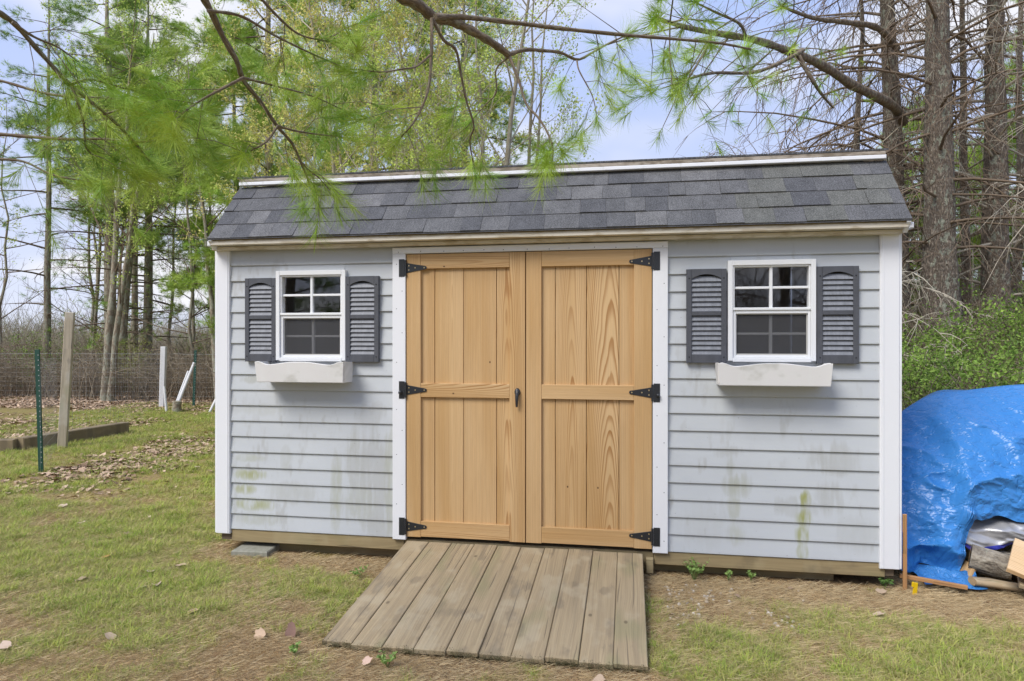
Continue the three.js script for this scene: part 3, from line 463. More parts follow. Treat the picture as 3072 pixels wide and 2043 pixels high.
  // window boxes with a scalloped front
  const wbox = (xl, xr, dep, y0, y1, lbl) => {
    const top = (t) => { const c = Math.abs(t * 2 - 1); return y1 - 0.004 - 0.022 * Math.sin(clamp((1 - c) / 0.3) * Math.PI * 0.5) * sstep(0, 0.3, 1 - c) + 0.018 * sstep(0.75, 0.1, c) - 0.004 * sstep(0.06, 0, 1 - c); };
    const m = new MB(), N = 28, tp2 = 0.009, th = 0.012, zb = -0.012, uv = (q) => [q[0] * 1.2, q[1] * 2.4 + q[2] * 2];
    for (let k = 0; k < N; k++) {
      const t0 = k / N, t1 = (k + 1) / N, xa = lerp(xl, xr, t0), xb = lerp(xl, xr, t1), ba = lerp(xl + tp2, xr - tp2, t0), bb = lerp(xl + tp2, xr - tp2, t1), ya = top(t0), yb = top(t1), zt = dep, zo = dep - 0.012;
      m.quad([ba, y0, zo], [bb, y0, zo], [xb, yb - 0.003, zt], [xa, ya - 0.003, zt], uv); m.quad([xa, ya - 0.003, zt], [xb, yb - 0.003, zt], [xb, yb, zt - 0.003], [xa, ya, zt - 0.003], uv); m.quad([xa, ya, zt - 0.003], [xb, yb, zt - 0.003], [xb, yb, zt - th], [xa, ya, zt - th], uv); m.quad([xb, y0 + 0.01, zo - th], [xa, y0 + 0.01, zo - th], [xa, ya, zt - th], [xb, yb, zt - th], uv);
    }
    for (const [xt, xb, s] of [[xl, xl + tp2, -1], [xr, xr - tp2, 1]]) { const F = [[xb, y0, dep - 0.012], [xb, y0, zb], [xt, y1 - 0.012, zb], [xt, y1 - 0.004, dep]]; const i = -s * th, G = F.map((q) => [q[0] + i, q[1], q[2]]); s > 0 ? (m.quad(F[0], F[1], F[2], F[3], uv), m.quad(G[1], G[0], G[3], G[2], uv), m.quad(F[3], F[2], G[2], G[3], uv)) : (m.quad(F[1], F[0], F[3], F[2], uv), m.quad(G[0], G[1], G[2], G[3], uv), m.quad(F[2], F[3], G[3], G[2], uv)); }
    m.box(xl + tp2, xr - tp2, y0 - 0.003, y0 + 0.008, zb, dep - 0.014, uv);
    const o = mesh('window_box', m.geo(), M.boxPaint, shed); o.userData.label = lbl;
  };
  wbox(0.372, 0.978, 0.15, 1.147, 1.284, 'weathered white window box under the left window'); wbox(3.256, 3.872, 0.15, 1.158, 1.292, 'white window box under the right window');
}
{ // paver under the corner
  const b = new MB().board(0.02, 0.27, -0.16, 0.12, -0.02, 0.036, 0.006, (q) => [q[0] * 3, q[1] * 3]).geo(); b.rotateX(-Math.PI / 2); b.translate(0.14, 0, -0.13);
  const m = single('concrete_paver', b, M.concrete, 'grey concrete paver under the left corner of the shed', 'paver'); m.position.set(0, -0.012, 0.06); m.rotation.y = 0.05;
}
// ---------------------------------------------------------------- ramp of ten planks
{
  const r = rng(23), ramp = thing('wooden_ramp', 'weathered plank ramp leading up to the shed doors', 'ramp', [1.346, 0, 0]);
  const a0 = { y: 0.128, z: 0.004 }, a1 = { y: 0.022, z: 1.226 }, L = Math.hypot(a1.y - a0.y, a1.z - a0.z), ang = Math.atan2(a0.y - a1.y, a1.z - a0.z), w = 1.488 / 10;
  const cols = [0, 3, 5, 1, 6, 2, 7, 4, 3, 6];
  for (let k = 0; k < 10; k++) {
    const gL = 0.0008 + r() * 0.0014, len = L + (r() - 0.5) * 0.018 + (k < 3 ? -0.006 : 0), o = r() * 0.14;
    const b = new MB().board(k * w + gL, (k + 1) * w - gL, 0, len, -0.021, (r() - 0.5) * 0.004, 0.0035, (q) => [(cols[k] + 0.04 + 0.92 * clamp((q[0] - k * w) / w)) / COLS, (q[1] + o) / 1.4]).geo();
    b.rotateX(Math.PI / 2); b.scale(1, 1, 1); // board face now looks down, length along +z: flip it up
    b.rotateZ(Math.PI); b.translate(1.488, 0, 0); b.rotateX(0); 
    const m = mesh('plank', b, M.deck, ramp); m.position.set(0, a0.y, a0.z); m.rotation.x = ang; m.rotation.z = (r() - 0.5) * 0.006;
  }
  for (const x of [0.06, 0.72, 1.39]) { const s = new MB().quad([x, 0.07, 0.03], [x, -0.02, 0.03], [x, -0.02, 0.9], [x, 0.012, 0.9]).quad([x + 0.04, -0.02, 0.03], [x + 0.04, 0.07, 0.03], [x + 0.04, 0.012, 0.9], [x + 0.04, -0.02, 0.9]).quad([x, 0.012, 0.9], [x + 0.04, 0.012, 0.9], [x + 0.04, 0.07, 0.03], [x, 0.07, 0.03]); mesh('joist', s.geo(), M.timber, ramp); }
}
// ---------------------------------------------------------------- small geometry for plants
const Y = V(0, 1, 0), Q = new THREE.Quaternion(), Q2 = new THREE.Quaternion(), D3 = new THREE.Object3D();
const onUnit = (r) => { const z = r() * 2 - 1, a = r() * 6.2832, q = Math.sqrt(1 - z * z); return V(q * Math.cos(a), z, q * Math.sin(a)); };
function bladesGeo(n, fn) { // n thin bent blades; fn(k) -> {o, d, b, len, w}: origin, direction, bend direction, length, width
  const p = [], ix = []; let k = 0;
  for (let i = 0; i < n; i++) {
    const { o, d, b, len, w } = fn(i), side = V().crossVectors(d, b).normalize().multiplyScalar(w / 2), m = o.clone().addScaledVector(d, len * 0.55).addScaledVector(b, len * 0.06), e = o.clone().addScaledVector(d, len * 0.95).addScaledVector(b, len * 0.24);
    p.push(...o.clone().add(side).toArray(), ...o.clone().sub(side).toArray(), ...m.clone().addScaledVector(side, 0.85).toArray(), ...m.clone().addScaledVector(side, -0.85).toArray(), ...e.toArray());
    ix.push(k, k + 1, k + 3, k, k + 3, k + 2, k + 2, k + 3, k + 4); k += 5;
  }
  const g = new THREE.BufferGeometry(); g.setAttribute('position', new THREE.Float32BufferAttribute(p, 3)); g.setIndex(ix); g.computeVertexNormals(); return g;
}
function leafGeo(n, r, spread, size, flat = 0) { // n leaf diamonds in a small cloud
  const p = [], ix = [];
  for (let i = 0; i < n; i++) {
    const c = onUnit(r).multiplyScalar(spread * Math.cbrt(r())), d = onUnit(r); d.y = d.y * (1 - flat); d.normalize(); const s = V().crossVectors(d, onUnit(r)).normalize(), L = size * (0.6 + 0.8 * r()), w = L * 0.5, k = i * 4, u = V().crossVectors(d, s).multiplyScalar(L * 0.15);
    p.push(...c.toArray(), ...c.clone().addScaledVector(d, L * 0.5).addScaledVector(s, w / 2).add(u).toArray(), ...c.clone().addScaledVector(d, L).toArray(), ...c.clone().addScaledVector(d, L * 0.5).addScaledVector(s, -w / 2).add(u).toArray());
    ix.push(k, k + 1, k + 2, k, k + 2, k + 3);
  }
  const g = new THREE.BufferGeometry(); g.setAttribute('position', new THREE.Float32BufferAttribute(p, 3)); g.setIndex(ix); g.computeVertexNormals(); return g;
}
const GEO = {};
{ const r = rng(71);
  // five-needle pine tuft, growing along +y
  const tuft = (n, len, w, reach, open) => bladesGeo(n, (i) => { const t = i / n, a = r() * 6.283, th = open * (0.35 + 0.75 * r()) * (1.2 - 0.5 * t), d = V(Math.sin(th) * Math.cos(a), Math.cos(th), Math.sin(th) * Math.sin(a)), b = V(Math.cos(th) * Math.cos(a), -Math.sin(th), Math.cos(th) * Math.sin(a)); return { o: V(0, t * reach, 0), d, b, len: len * (0.75 + 0.5 * r()), w }; });
  GEO.tuftNear = [tuft(85, 0.105, 0.0011, 0.055, 0.95), tuft(70, 0.115, 0.0011, 0.05, 0.75), tuft(95, 0.095, 0.0011, 0.07, 1.15)];
  GEO.tuftFar = tuft(34, 0.12, 0.0042, 0.09, 1.1);
  GEO.tuftMid = tuft(46, 0.115, 0.0026, 0.08, 1.05);
  GEO.buds = leafGeo(7, r, 0.07, 0.034);
  GEO.leaves = leafGeo(14, r, 0.1, 0.036);
  GEO.grass = [0, 1, 2].map((v) => bladesGeo([9, 12, 7][v], () => { const a = r() * 6.283, th = 0.15 + 0.75 * r() * r(), d = V(Math.sin(th) * Math.cos(a), Math.cos(th), Math.sin(th) * Math.sin(a)), b = V(Math.cos(a), -0.35, Math.sin(a)); return { o: V((r() - 0.5) * 0.03, 0, (r() - 0.5) * 0.03), d, b, len: 0.03 + 0.05 * r(), w: 0.0016 + 0.0012 * r() }; }));
  GEO.thatch = [0, 1].map(() => bladesGeo(14, () => { const a = r() * 6.283, th = 1.15 + 0.35 * r(), d = V(Math.sin(th) * Math.cos(a), Math.cos(th), Math.sin(th) * Math.sin(a)), b = V(-Math.sin(a) * 0.6, 0.15, Math.cos(a) * 0.6); return { o: V((r() - 0.5) * 0.1, 0.002 + 0.008 * r(), (r() - 0.5) * 0.1), d, b, len: 0.018 + 0.05 * r(), w: 0.0015 }; }));
  GEO.twigClump = [0, 1].map(() => { const m = new MB(); for (let k = 0; k < 9; k++) { const a = r() * 6.283, l = 0.7 + 1.1 * r(), o = V((r() - 0.5) * 0.5, 0, (r() - 0.5) * 0.5), e = 0.25 + 0.6 * r(); const P = [0, 0.35, 0.7, 1].map((t) => V(o.x + Math.cos(a) * e * t * l * (0.4 + 0.6 * t), l * (t - 0.35 * e * t * t), o.z + Math.sin(a) * e * t * l * (0.4 + 0.6 * t))); m.tube(P, [0.007, 0.0055, 0.004, 0.0015], 3, 1, false); for (let j = 0; j < 4; j++) { const t = 0.3 + 0.6 * r(), s = P[0].clone().lerp(P[3], t); s.y = lerp(P[1].y, P[2].y, t); const d = onUnit(r); d.y = Math.abs(d.y); m.tube([s, s.clone().addScaledVector(d, 0.15), s.clone().addScaledVector(d, 0.3 + 0.2 * r()).add(V(0, -0.03, 0))], [0.0035, 0.0025, 0.001], 3, 1, false); } } return m.geo(); });
  // curled dead leaf with a lobed outline
  GEO.deadLeaf = [0, 1, 2].map((v) => { const p = [0, 0.006, 0], ix = [], N = 14; for (let k = 0; k < N; k++) { const a = k / N * 6.283, l = 0.042 * (0.72 + 0.35 * Math.abs(Math.cos(a * [2.5, 1.5, 3][v])) + 0.12 * r()) * (1 + 0.25 * Math.cos(a)); const x = Math.cos(a) * l, z = Math.sin(a) * l * 0.8; p.push(x, 0.004 + 11 * z * z * (v === 1 ? 1.3 : 0.8) + 4 * x * x * r(), z); ix.push(0, 1 + (k + 1) % N, 1 + k); } const g = new THREE.BufferGeometry(); g.setAttribute('position', new THREE.Float32BufferAttribute(p, 3)); g.setIndex(ix); g.computeVertexNormals(); return g; });
}
function scatter(name, geo, mat, list, parent) { // list of {p, q?, s, c}
  const m = new THREE.InstancedMesh(geo, mat, list.length); m.name = name; shade(m);
  list.forEach((o, i) => { D3.position.copy(o.p); if (o.q) D3.quaternion.copy(o.q); else D3.quaternion.identity(); typeof o.s === 'number' ? D3.scale.setScalar(o.s) : D3.scale.copy(o.s); D3.updateMatrix(); m.setMatrixAt(i, D3.matrix); m.setColorAt(i, lin(...o.c)); });
  m.instanceMatrix.needsUpdate = true; parent.add(m); return m;
}
const dirQ = (d, spin) => new THREE.Quaternion().setFromUnitVectors(Y, d).multiply(new THREE.Quaternion().setFromAxisAngle(Y, spin));
const tint = (r, a, b, j = 0.2) => { const t = r(), k = 1 - j + 2 * j * r(); return mix3(a, b, t).map((v) => v * k); };
function path(pts, n) { const c = new THREE.CatmullRomCurve3(pts); return c.getPoints(n); }

// ---------------------------------------------------------------- trees
// grows stems, limbs and twigs; returns where foliage sits
function grow(o) {
  const r = rng(o.seed), trunk = new MB(), br = new MB(), tips = [], y0 = H(o.x, o.z) - 0.15;
  const stems = o.stems ?? [[o.lean?.[0] ?? 0, o.lean?.[1] ?? 0, 1]];
  stems.forEach(([lx, lz, sc], si) => {
    const h = o.h * sc, N = o.tn ?? 10, P = [], R = []; const ox = si ? (r() - 0.5) * 0.35 : 0, oz = si ? (r() - 0.5) * 0.35 : 0;
    for (let k = 0; k <= N; k++) { const t = k / N, w = (o.wob ?? 0.12) * Math.sqrt(t); P.push(V(ox + lx * h * (t * 0.6 + 0.4 * t * t) + (r() - 0.5) * w, t * h, oz + lz * h * t + (r() - 0.5) * w)); R.push(Math.max(0.006, o.r * sc * (1 + (o.flare ?? 0.35) * Math.exp(-t * 14)) * Math.pow(1 - t * 0.97, 0.75))); }
    trunk.tube(P, R, o.sides ?? 8, 1 / (o.bv ?? 1.4), false, o.wobR ?? 0.08, o.seed + si);
    const at = (t) => { const k = Math.min(N - 1, Math.floor(t * N)), f = t * N - k; return P[k].clone().lerp(P[k + 1], f); };
    const L = o.limb; if (!L) return;
    const nL = Math.round(L.n * (L.even ? 1 : sc));
    for (let i = 0; i < nL; i++) {
      const t = L.t0 + (L.t1 - L.t0) * Math.pow((i + r() * 0.8) / nL, L.pw ?? 1), az = i * 2.39996 + r() * 0.9 + si, prof = L.prof ? L.prof((t - L.t0) / (L.t1 - L.t0)) : 1, len = L.len * prof * (0.65 + 0.6 * r());
      if (L.face && r() < L.face[1]) { /* broken off */ if (Math.cos(az - L.face[0]) < 0) continue; }
      const up = L.up + (r() - 0.5) * (L.upj ?? 0.3), b0 = at(t), dir = V(Math.cos(az) * Math.cos(up), Math.sin(up), Math.sin(az) * Math.cos(up)); const pts = [b0]; const sN = 5; let cur = b0.clone(), d = dir.clone();
      for (let k = 1; k <= sN; k++) { d.add(V((r() - 0.5) * (L.kink ?? 0.25), -(L.droop ?? 0) / sN + (r() - 0.5) * 0.1, (r() - 0.5) * (L.kink ?? 0.25))).normalize(); cur = cur.clone().addScaledVector(d, len / sN); pts.push(cur); }
      const r0 = Math.min(R[Math.floor(t * N)] * 0.55, (L.r ?? 0.02) * (0.6 + 0.5 * prof)); br.tube(pts, pts.map((_, k) => Math.max(0.003, r0 * (1 - 0.85 * k / sN))), 4, 1, false);
      const nS = Math.round(L.sub * prof * (0.7 + 0.6 * r()));
      for (let j = 0; j < nS; j++) {
        const q = (L.s0 ?? 0.25) + (1 - (L.s0 ?? 0.25)) * (j + r()) / nS, k = Math.min(sN - 1, Math.floor(q * sN)), sp = pts[k].clone().lerp(pts[k + 1], q * sN - k), ld = pts[k + 1].clone().sub(pts[k]).normalize();
        const sd = onUnit(r); sd.addScaledVector(ld, -sd.dot(ld)).normalize().multiplyScalar(0.9); sd.add(ld.clone().multiplyScalar(0.75)); sd.y = sd.y * (L.flatSub ?? 0.6) + (L.subUp ?? 0.1); sd.normalize();
        const sl = L.subLen * (0.4 + 0.8 * r()) * (1.1 - 0.5 * q) * Math.sqrt(prof), SP = [sp]; let c2 = sp.clone(), d2 = sd.clone(); for (let m = 0; m < 3; m++) { d2.add(V((r() - 0.5) * 0.4, -(L.subDroop ?? 0) / 3 + (r() - 0.5) * 0.2, (r() - 0.5) * 0.4)).normalize(); c2 = c2.clone().addScaledVector(d2, sl / 3); SP.push(c2); }
        const w = L.subR ?? 0.007; br.tube(SP, [w, w * 0.75, w * 0.5, w * 0.2], 3, 1, false);
        const nn = L.twig ?? 0; for (let m = 0; m < nn; m++) { const f = 0.2 + 0.75 * r(), kk = Math.min(2, Math.floor(f * 3)), tp = SP[kk].clone().lerp(SP[kk + 1], f * 3 - kk), td = onUnit(r).multiplyScalar(0.9).add(d2); td.y += L.subUp ?? 0; td.normalize(); const tl = sl * (0.25 + 0.35 * r()); const E2 = tp.clone().addScaledVector(td, tl); E2.y -= (L.subDroop ?? 0) * 0.3 * tl; br.tube([tp, tp.clone().lerp(E2, 0.55).add(V((r() - 0.5) * 0.04, 0.02, (r() - 0.5) * 0.04)), E2], [w * 0.5, w * 0.4, w * 0.15], 3, 1, false); tips.push([E2, td, 1], [tp.clone().lerp(E2, 0.5), td, 0.5]); }
        for (let m = 1; m < 4; m++) tips.push([SP[m], d2, m / 3]);
      }
      for (let k = 2; k <= sN; k++) tips.push([pts[k], d, k / sN]);
    }
  });
  return { trunk, br, tips, y0, r };
}
function tree(name, label, cat, grp, o) {
  const g = grow(o), t = thing(name, label, cat, [o.x, g.y0, o.z], grp);
  mesh('trunk', g.trunk.geo(), o.bark ?? M.barkPine, t);
  if (g.br.p.length) mesh('branches', g.br.geo(), o.twig ?? M.twig, t);
  if (o.crown) {
    const C = o.crown, list = [], r = g.r;
    for (const [p, d, w] of g.tips) { const n = C.per < 1 ? (r() < C.per ? 1 : 0) : Math.round(C.per * (0.6 + 0.8 * r())); for (let k = 0; k < n; k++) { if (w < (C.min ?? 0) || (C.bare && p.y < C.bare * (0.85 + 0.3 * r()) && r() < 0.93)) continue; const dd = d.clone().addScaledVector(onUnit(r), C.spread ?? 0.7); dd.y += C.lift ?? 0.15; dd.normalize(); list.push({ p: p.clone().addScaledVector(onUnit(r), C.jit ?? 0.06), q: dirQ(dd, r() * 6.28), s: C.size * (0.7 + 0.6 * r()), c: tint(r, C.a, C.b, C.vary ?? 0.25) }); } }
    const c = scatter('crown', C.geo, C.mat ?? M.leaf, list, t); c.userData.kind = 'stuff';
  }
  return t;
}
const pineLimb = { n: 46, t0: 0.16, t1: 0.98, len: 2.3, up: 0.12, droop: 0.25, r: 0.028, sub: 9, subLen: 0.75, subR: 0.006, flatSub: 0.35, subUp: 0.08, s0: 0.3, prof: (t) => 0.55 + 0.7 * t * (1 - t) * 2 - 0.35 * t };
const pineCrown = (a, b, per = 3.2, size = 1.05) => ({ geo: GEO.tuftFar, mat: M.needle, per: per * 2.2, size, a, b, spread: 0.6, lift: 0.3, jit: 0.16 });
const GREEN = [[0.25, 0.41, 0.06], [0.46, 0.57, 0.10]], DEEP = [[0.17, 0.31, 0.05], [0.32, 0.44, 0.085]], OLIVE = [[0.38, 0.45, 0.07], [0.53, 0.55, 0.12]];
// pines along the left and behind the shed
const LEFT = 'pines behind the garden', BACK = 'pines rising behind the shed';
const mk = (o, ex = {}) => ({ ...o, ...ex });
const PINES = [
  ['pine_tree', 'stout forked pine trunk with few low branches, behind the wire fence', LEFT, { seed: 101, x: -10.8, z: -11.7, h: 12, r: 0.17, lean: [0.0, 0], stems: [[-0.01, 0, 1], [0.13, 0.02, 0.8]], limb: mk(pineLimb, { t0: 0.12, n: 40, len: 2.2 }), crown: mk(pineCrown(...DEEP, 2.0), { bare: 5.0 }) }],
  ['pine_tree', 'slim dark pine just right of the forked pine trunk', LEFT, { seed: 102, x: -12.4, z: -14.5, h: 12, r: 0.11, lean: [0.01, 0], limb: mk(pineLimb, { n: 46, len: 2.0 }), crown: mk(pineCrown(...DEEP, 2.4), { bare: 4.6 }) }],
  ['pine_tree', 'straight brown pine trunk with dense dead twigs, left of the shed corner', LEFT, { seed: 103, x: -10.9, z: -13.2, h: 12, r: 0.14, lean: [0.0, 0], limb: mk(pineLimb, { t0: 0.1, n: 54, len: 2.5 }), crown: mk(pineCrown(...GREEN, 2.2), { bare: 4.2 }) }],
  ['pine_tree', 'bushy pine filling the gap beside the left roof edge', LEFT, { seed: 104, x: -8.4, z: -13.6, h: 11, r: 0.12, limb: mk(pineLimb, { t0: 0.08, n: 60, len: 2.6 }), crown: mk(pineCrown(...GREEN, 2.6), { bare: 2.6 }) }],
  ['pine_tree', 'far left pine with thin branches against the white sky', LEFT, { seed: 105, x: -12.5, z: -11.4, h: 11, r: 0.1, lean: [0.01, 0], limb: mk(pineLimb, { t0: 0.2, n: 30, len: 2.4, sub: 6 }), crown: mk(pineCrown(...DEEP, 1.3), { bare: 5.2 }) }],
  ['pine_tree', 'bright green pine behind the left end of the roof', BACK, { seed: 106, x: -5.4, z: -10.2, h: 12, r: 0.15, limb: mk(pineLimb, { t0: 0.14, n: 64, len: 2.6 }), crown: pineCrown(...GREEN, 3.2) }],
  ['pine_tree', 'tall light green pine above the left window', BACK, { seed: 107, x: -3.4, z: -11.6, h: 13, r: 0.16, limb: mk(pineLimb, { t0: 0.14, n: 66, len: 2.7 }), crown: pineCrown(...GREEN, 3.2) }],
  ['pine_tree', 'pine mixed into the budding maples behind the roof', BACK, { seed: 108, x: -1.6, z: -13.5, h: 12.5, r: 0.15, limb: mk(pineLimb, { t0: 0.14, n: 62, len: 2.6 }), crown: pineCrown(...GREEN, 3.2) }],
  ['pine_tree', 'short yellow-green pine at the edge of the sky gap', BACK, { seed: 109, x: 1.15, z: -11.4, h: 4.9, r: 0.07, limb: mk(pineLimb, { t0: 0.2, n: 40, len: 1.35, sub: 8 }), crown: pineCrown(...OLIVE, 3.2, 1.1) }],
  ['pine_tree', 'low olive pine left of the short yellow-green pine', BACK, { seed: 110, x: -0.2, z: -12.2, h: 5.6, r: 0.08, limb: mk(pineLimb, { t0: 0.2, n: 44, len: 1.5, sub: 8 }), crown: pineCrown(...OLIVE, 3.2, 1.1) }],
  ['pine_tree', 'hazy pine showing through the bare trunks at the right edge', 'pines behind the right-hand trunks', { seed: 111, x: 12.5, z: -13.5, h: 9, r: 0.12, limb: mk(pineLimb, { t0: 0.06, n: 56, len: 2.6 }), crown: pineCrown(...GREEN, 2.6) }],
  ['pine_tree', 'pine seen between the two thickest trunks on the right', 'pines behind the right-hand trunks', { seed: 112, x: 9.6, z: -13.2, h: 5.6, r: 0.1, limb: mk(pineLimb, { t0: 0.06, n: 46, len: 2.0 }), crown: pineCrown(...GREEN, 2.4) }],
  ['pine_tree', 'sunlit pine low behind the right roof corner', 'pines behind the right-hand trunks', { seed: 113, x: 8.0, z: -15.5, h: 4.6, r: 0.09, limb: mk(pineLimb, { t0: 0.06, n: 40, len: 1.9 }), crown: pineCrown(...OLIVE, 2.4) }],
  ['pine_tree', 'leafy green pine behind the slim trunk at right', 'pines behind the right-hand trunks', { seed: 114, x: 10.4, z: -9.8, h: 5.2, r: 0.08, limb: mk(pineLimb, { t0: 0.05, n: 44, len: 1.9 }), crown: pineCrown(...GREEN, 1.8) }],
  ['pine_tree', 'low green pine behind the dark leaning trunk', 'pines behind the right-hand trunks', { seed: 115, x: 7.9, z: -11.2, h: 3.9, r: 0.07, limb: mk(pineLimb, { t0: 0.05, n: 36, len: 1.6 }), crown: pineCrown(...GREEN, 1.8) }],
];
for (const [n, l, g, o] of PINES) tree(n, l, 'pine tree', g, mk(o, { bark: M.barkGrey }));
// budding maples: pale stems fanning up behind the roof
const mapleLimb = { n: 13, t0: 0.16, t1: 0.97, len: 2.5, up: 0.85, upj: 0.5, droop: -0.12, kink: 0.2, r: 0.016, sub: 7, subLen: 0.95, subR: 0.005, flatSub: 1, subUp: 0.3, s0: 0.2, twig: 3, even: true };
const BUD = [[0.56, 0.66, 0.15], [0.70, 0.58, 0.22]], LIME = [[0.46, 0.62, 0.12], [0.62, 0.68, 0.17]];
const buds = (c, per = 0.85, size = 1.0) => ({ geo: GEO.buds, mat: M.leaf, per: per * 1.5, size: size * 1.25, a: c[0], b: c[1], spread: 1, jit: 0.08 });
const MAPLES = [
  ['clump of pale budding maple stems behind the roof, left of centre', { seed: 201, x: -1.9, z: -6.9, h: 9.2, r: 0.055, stems: [[-0.12, 0, 1], [0.05, 0.03, 0.95], [0.16, -0.02, 0.9], [-0.02, 0.05, 0.8]], limb: mapleLimb, crown: buds(BUD) }],
  ['tallest orange-tinted maple above the left door', { seed: 202, x: -0.9, z: -8.2, h: 10.2, r: 0.075, stems: [[0.02, 0, 1], [-0.1, 0.03, 0.85], [0.12, 0, 0.8]], limb: mapleLimb, crown: buds(BUD) }],
  ['pale leaning maple trunk rising right above the roof middle', { seed: 203, x: 0.15, z: -7.6, h: 9.4, r: 0.075, stems: [[0.12, 0, 1], [-0.03, 0.02, 0.9]], wob: 0.08, limb: mk(mapleLimb, { t0: 0.4, n: 9 }), crown: buds(LIME, 0.5) }],
  ['slender twin maple at the edge of the blue sky', { seed: 204, x: 0.6, z: -9.6, h: 10, r: 0.06, stems: [[0.03, 0, 1], [0.08, 0.03, 0.9]], limb: mk(mapleLimb, { t0: 0.35, n: 8, len: 1.8 }), crown: buds(LIME, 0.4) }],
  ['thin maple with yellow buds behind the left roof end', { seed: 205, x: -3.6, z: -8.3, h: 8.6, r: 0.05, stems: [[0.06, 0, 1], [-0.1, 0, 0.85], [0.18, 0, 0.85]], limb: mapleLimb, crown: buds(BUD, 0.75) }],
  ['grey-stemmed maple thicket just behind the roof middle', { seed: 206, x: -0.5, z: -5.8, h: 6.2, r: 0.035, stems: [[-0.16, 0, 1], [0, 0, 0.95], [0.1, 0.03, 0.9], [0.22, 0, 0.85], [-0.06, -0.05, 0.8]], limb: mk(mapleLimb, { n: 9, len: 1.6, subLen: 0.6 }), crown: buds(LIME, 0.55, 0.85) }],
];
for (const [l, o] of MAPLES) tree('maple_tree', l, 'maple tree', 'budding maples behind the shed', mk(o, { bark: M.barkPale, twig: M.twigGrey, flare: 0.1, wobR: 0.03 }));
// thin bare trunks of the wood beyond the garden
[['thin bare trunk at the far left edge of the wood', -15.2, -12.6, 0.05, 0.02], ['thin bare trunk behind the dark green post', -13.6, -14.2, 0.06, -0.03], ['leaning bare trunk just left of the tall square post', -12.6, -13.0, 0.055, 0.09], ['thin bare trunk right behind the tall square post', -11.7, -15.2, 0.06, 0.04], ['crooked thin trunk between the post and the forked pine', -11.4, -12.5, 0.05, 0.1], ['bare pole-like trunk right of the forked pine', -10.0, -15.0, 0.06, -0.02], ['thin trunk above the far white post', -9.0, -12.4, 0.05, 0.05], ['slender trunk above the leaning white sticks', -8.0, -11.2, 0.045, -0.06], ['thin grey trunk beside the left corner post', -7.2, -12.4, 0.055, 0.02], ['distant bare trunk low behind the far white post', -12.8, -19.0, 0.08, 0.0], ['distant bare trunk left of the square post', -17.4, -18.5, 0.08, 0.03]].forEach(([l, x, z, r, ln], i) => tree('bare_tree', l, 'tree', 'thin bare trunks beyond the garden', { seed: 260 + i, x, z, h: 8.5 + (i % 3) * 0.8, r, lean: [ln, 0], bark: M.barkGrey, twig: M.twigDead, flare: 0.15, wob: 0.25, limb: mk(mapleLimb, { n: 16, t0: 0.12, len: 1.9, up: 0.5, upj: 0.9, kink: 0.4, sub: 8, subLen: 0.9, subR: 0.006, twig: 3 }), crown: buds(LIME, 0.06, 0.8) }));
// lime-leaved understory at upper left
for (const [l, o] of [
  ['light-leaved young tree above the wooden post', { seed: 221, x: -9.2, z: -9.6, h: 9, r: 0.09, stems: [[0.1, 0, 1], [0.2, 0.03, 0.85]], limb: mk(mapleLimb, { t0: 0.3, n: 11 }), crown: buds(LIME, 0.6, 1.1) }],
  ['leaning pale tree at the far left of the picture', { seed: 222, x: -13.5, z: -9.4, h: 9, r: 0.1, stems: [[-0.06, 0, 1], [0.1, 0, 0.8]], limb: mk(mapleLimb, { t0: 0.25, n: 12 }), crown: buds(LIME, 0.4) }],
  ['slender leaning grey trunk close to the left corner post', { seed: 223, x: -6.2, z: -9.45, h: 8, r: 0.065, lean: [-0.1, 0], limb: mk(mapleLimb, { t0: 0.35, n: 8, len: 1.6 }), crown: buds(LIME, 0.3) }],
]) tree('young_tree', l, 'tree', undefined, mk(o, { bark: M.barkGrey, twig: M.twigDead, flare: 0.15 }));
// thin bare saplings in the sky gap
for (const [l, o] of [
  ['left of two bare saplings in the open sky', { seed: 241, x: 4.0, z: -11.3, h: 5.2, r: 0.028, lean: [-0.08, 0] }],
  ['right of two bare saplings in the open sky', { seed: 242, x: 4.55, z: -10.9, h: 5.6, r: 0.032, lean: [-0.02, 0] }],
  ['faint thin sapling low in the sky gap', { seed: 243, x: 2.6, z: -12.1, h: 4.4, r: 0.014, stems: [[-0.04, 0, 1], [0.03, 0, 0.9]] }],
]) tree('bare_sapling', l, 'sapling', 'thin saplings behind the roof', mk(o, { bark: M.barkPale, twig: M.twigGrey, flare: 0.1, limb: mk(mapleLimb, { n: 6, t0: 0.4, len: 1.0, sub: 4, subLen: 0.5, subR: 0.003, r: 0.008 }), crown: buds(LIME, 0.12, 0.7) }));
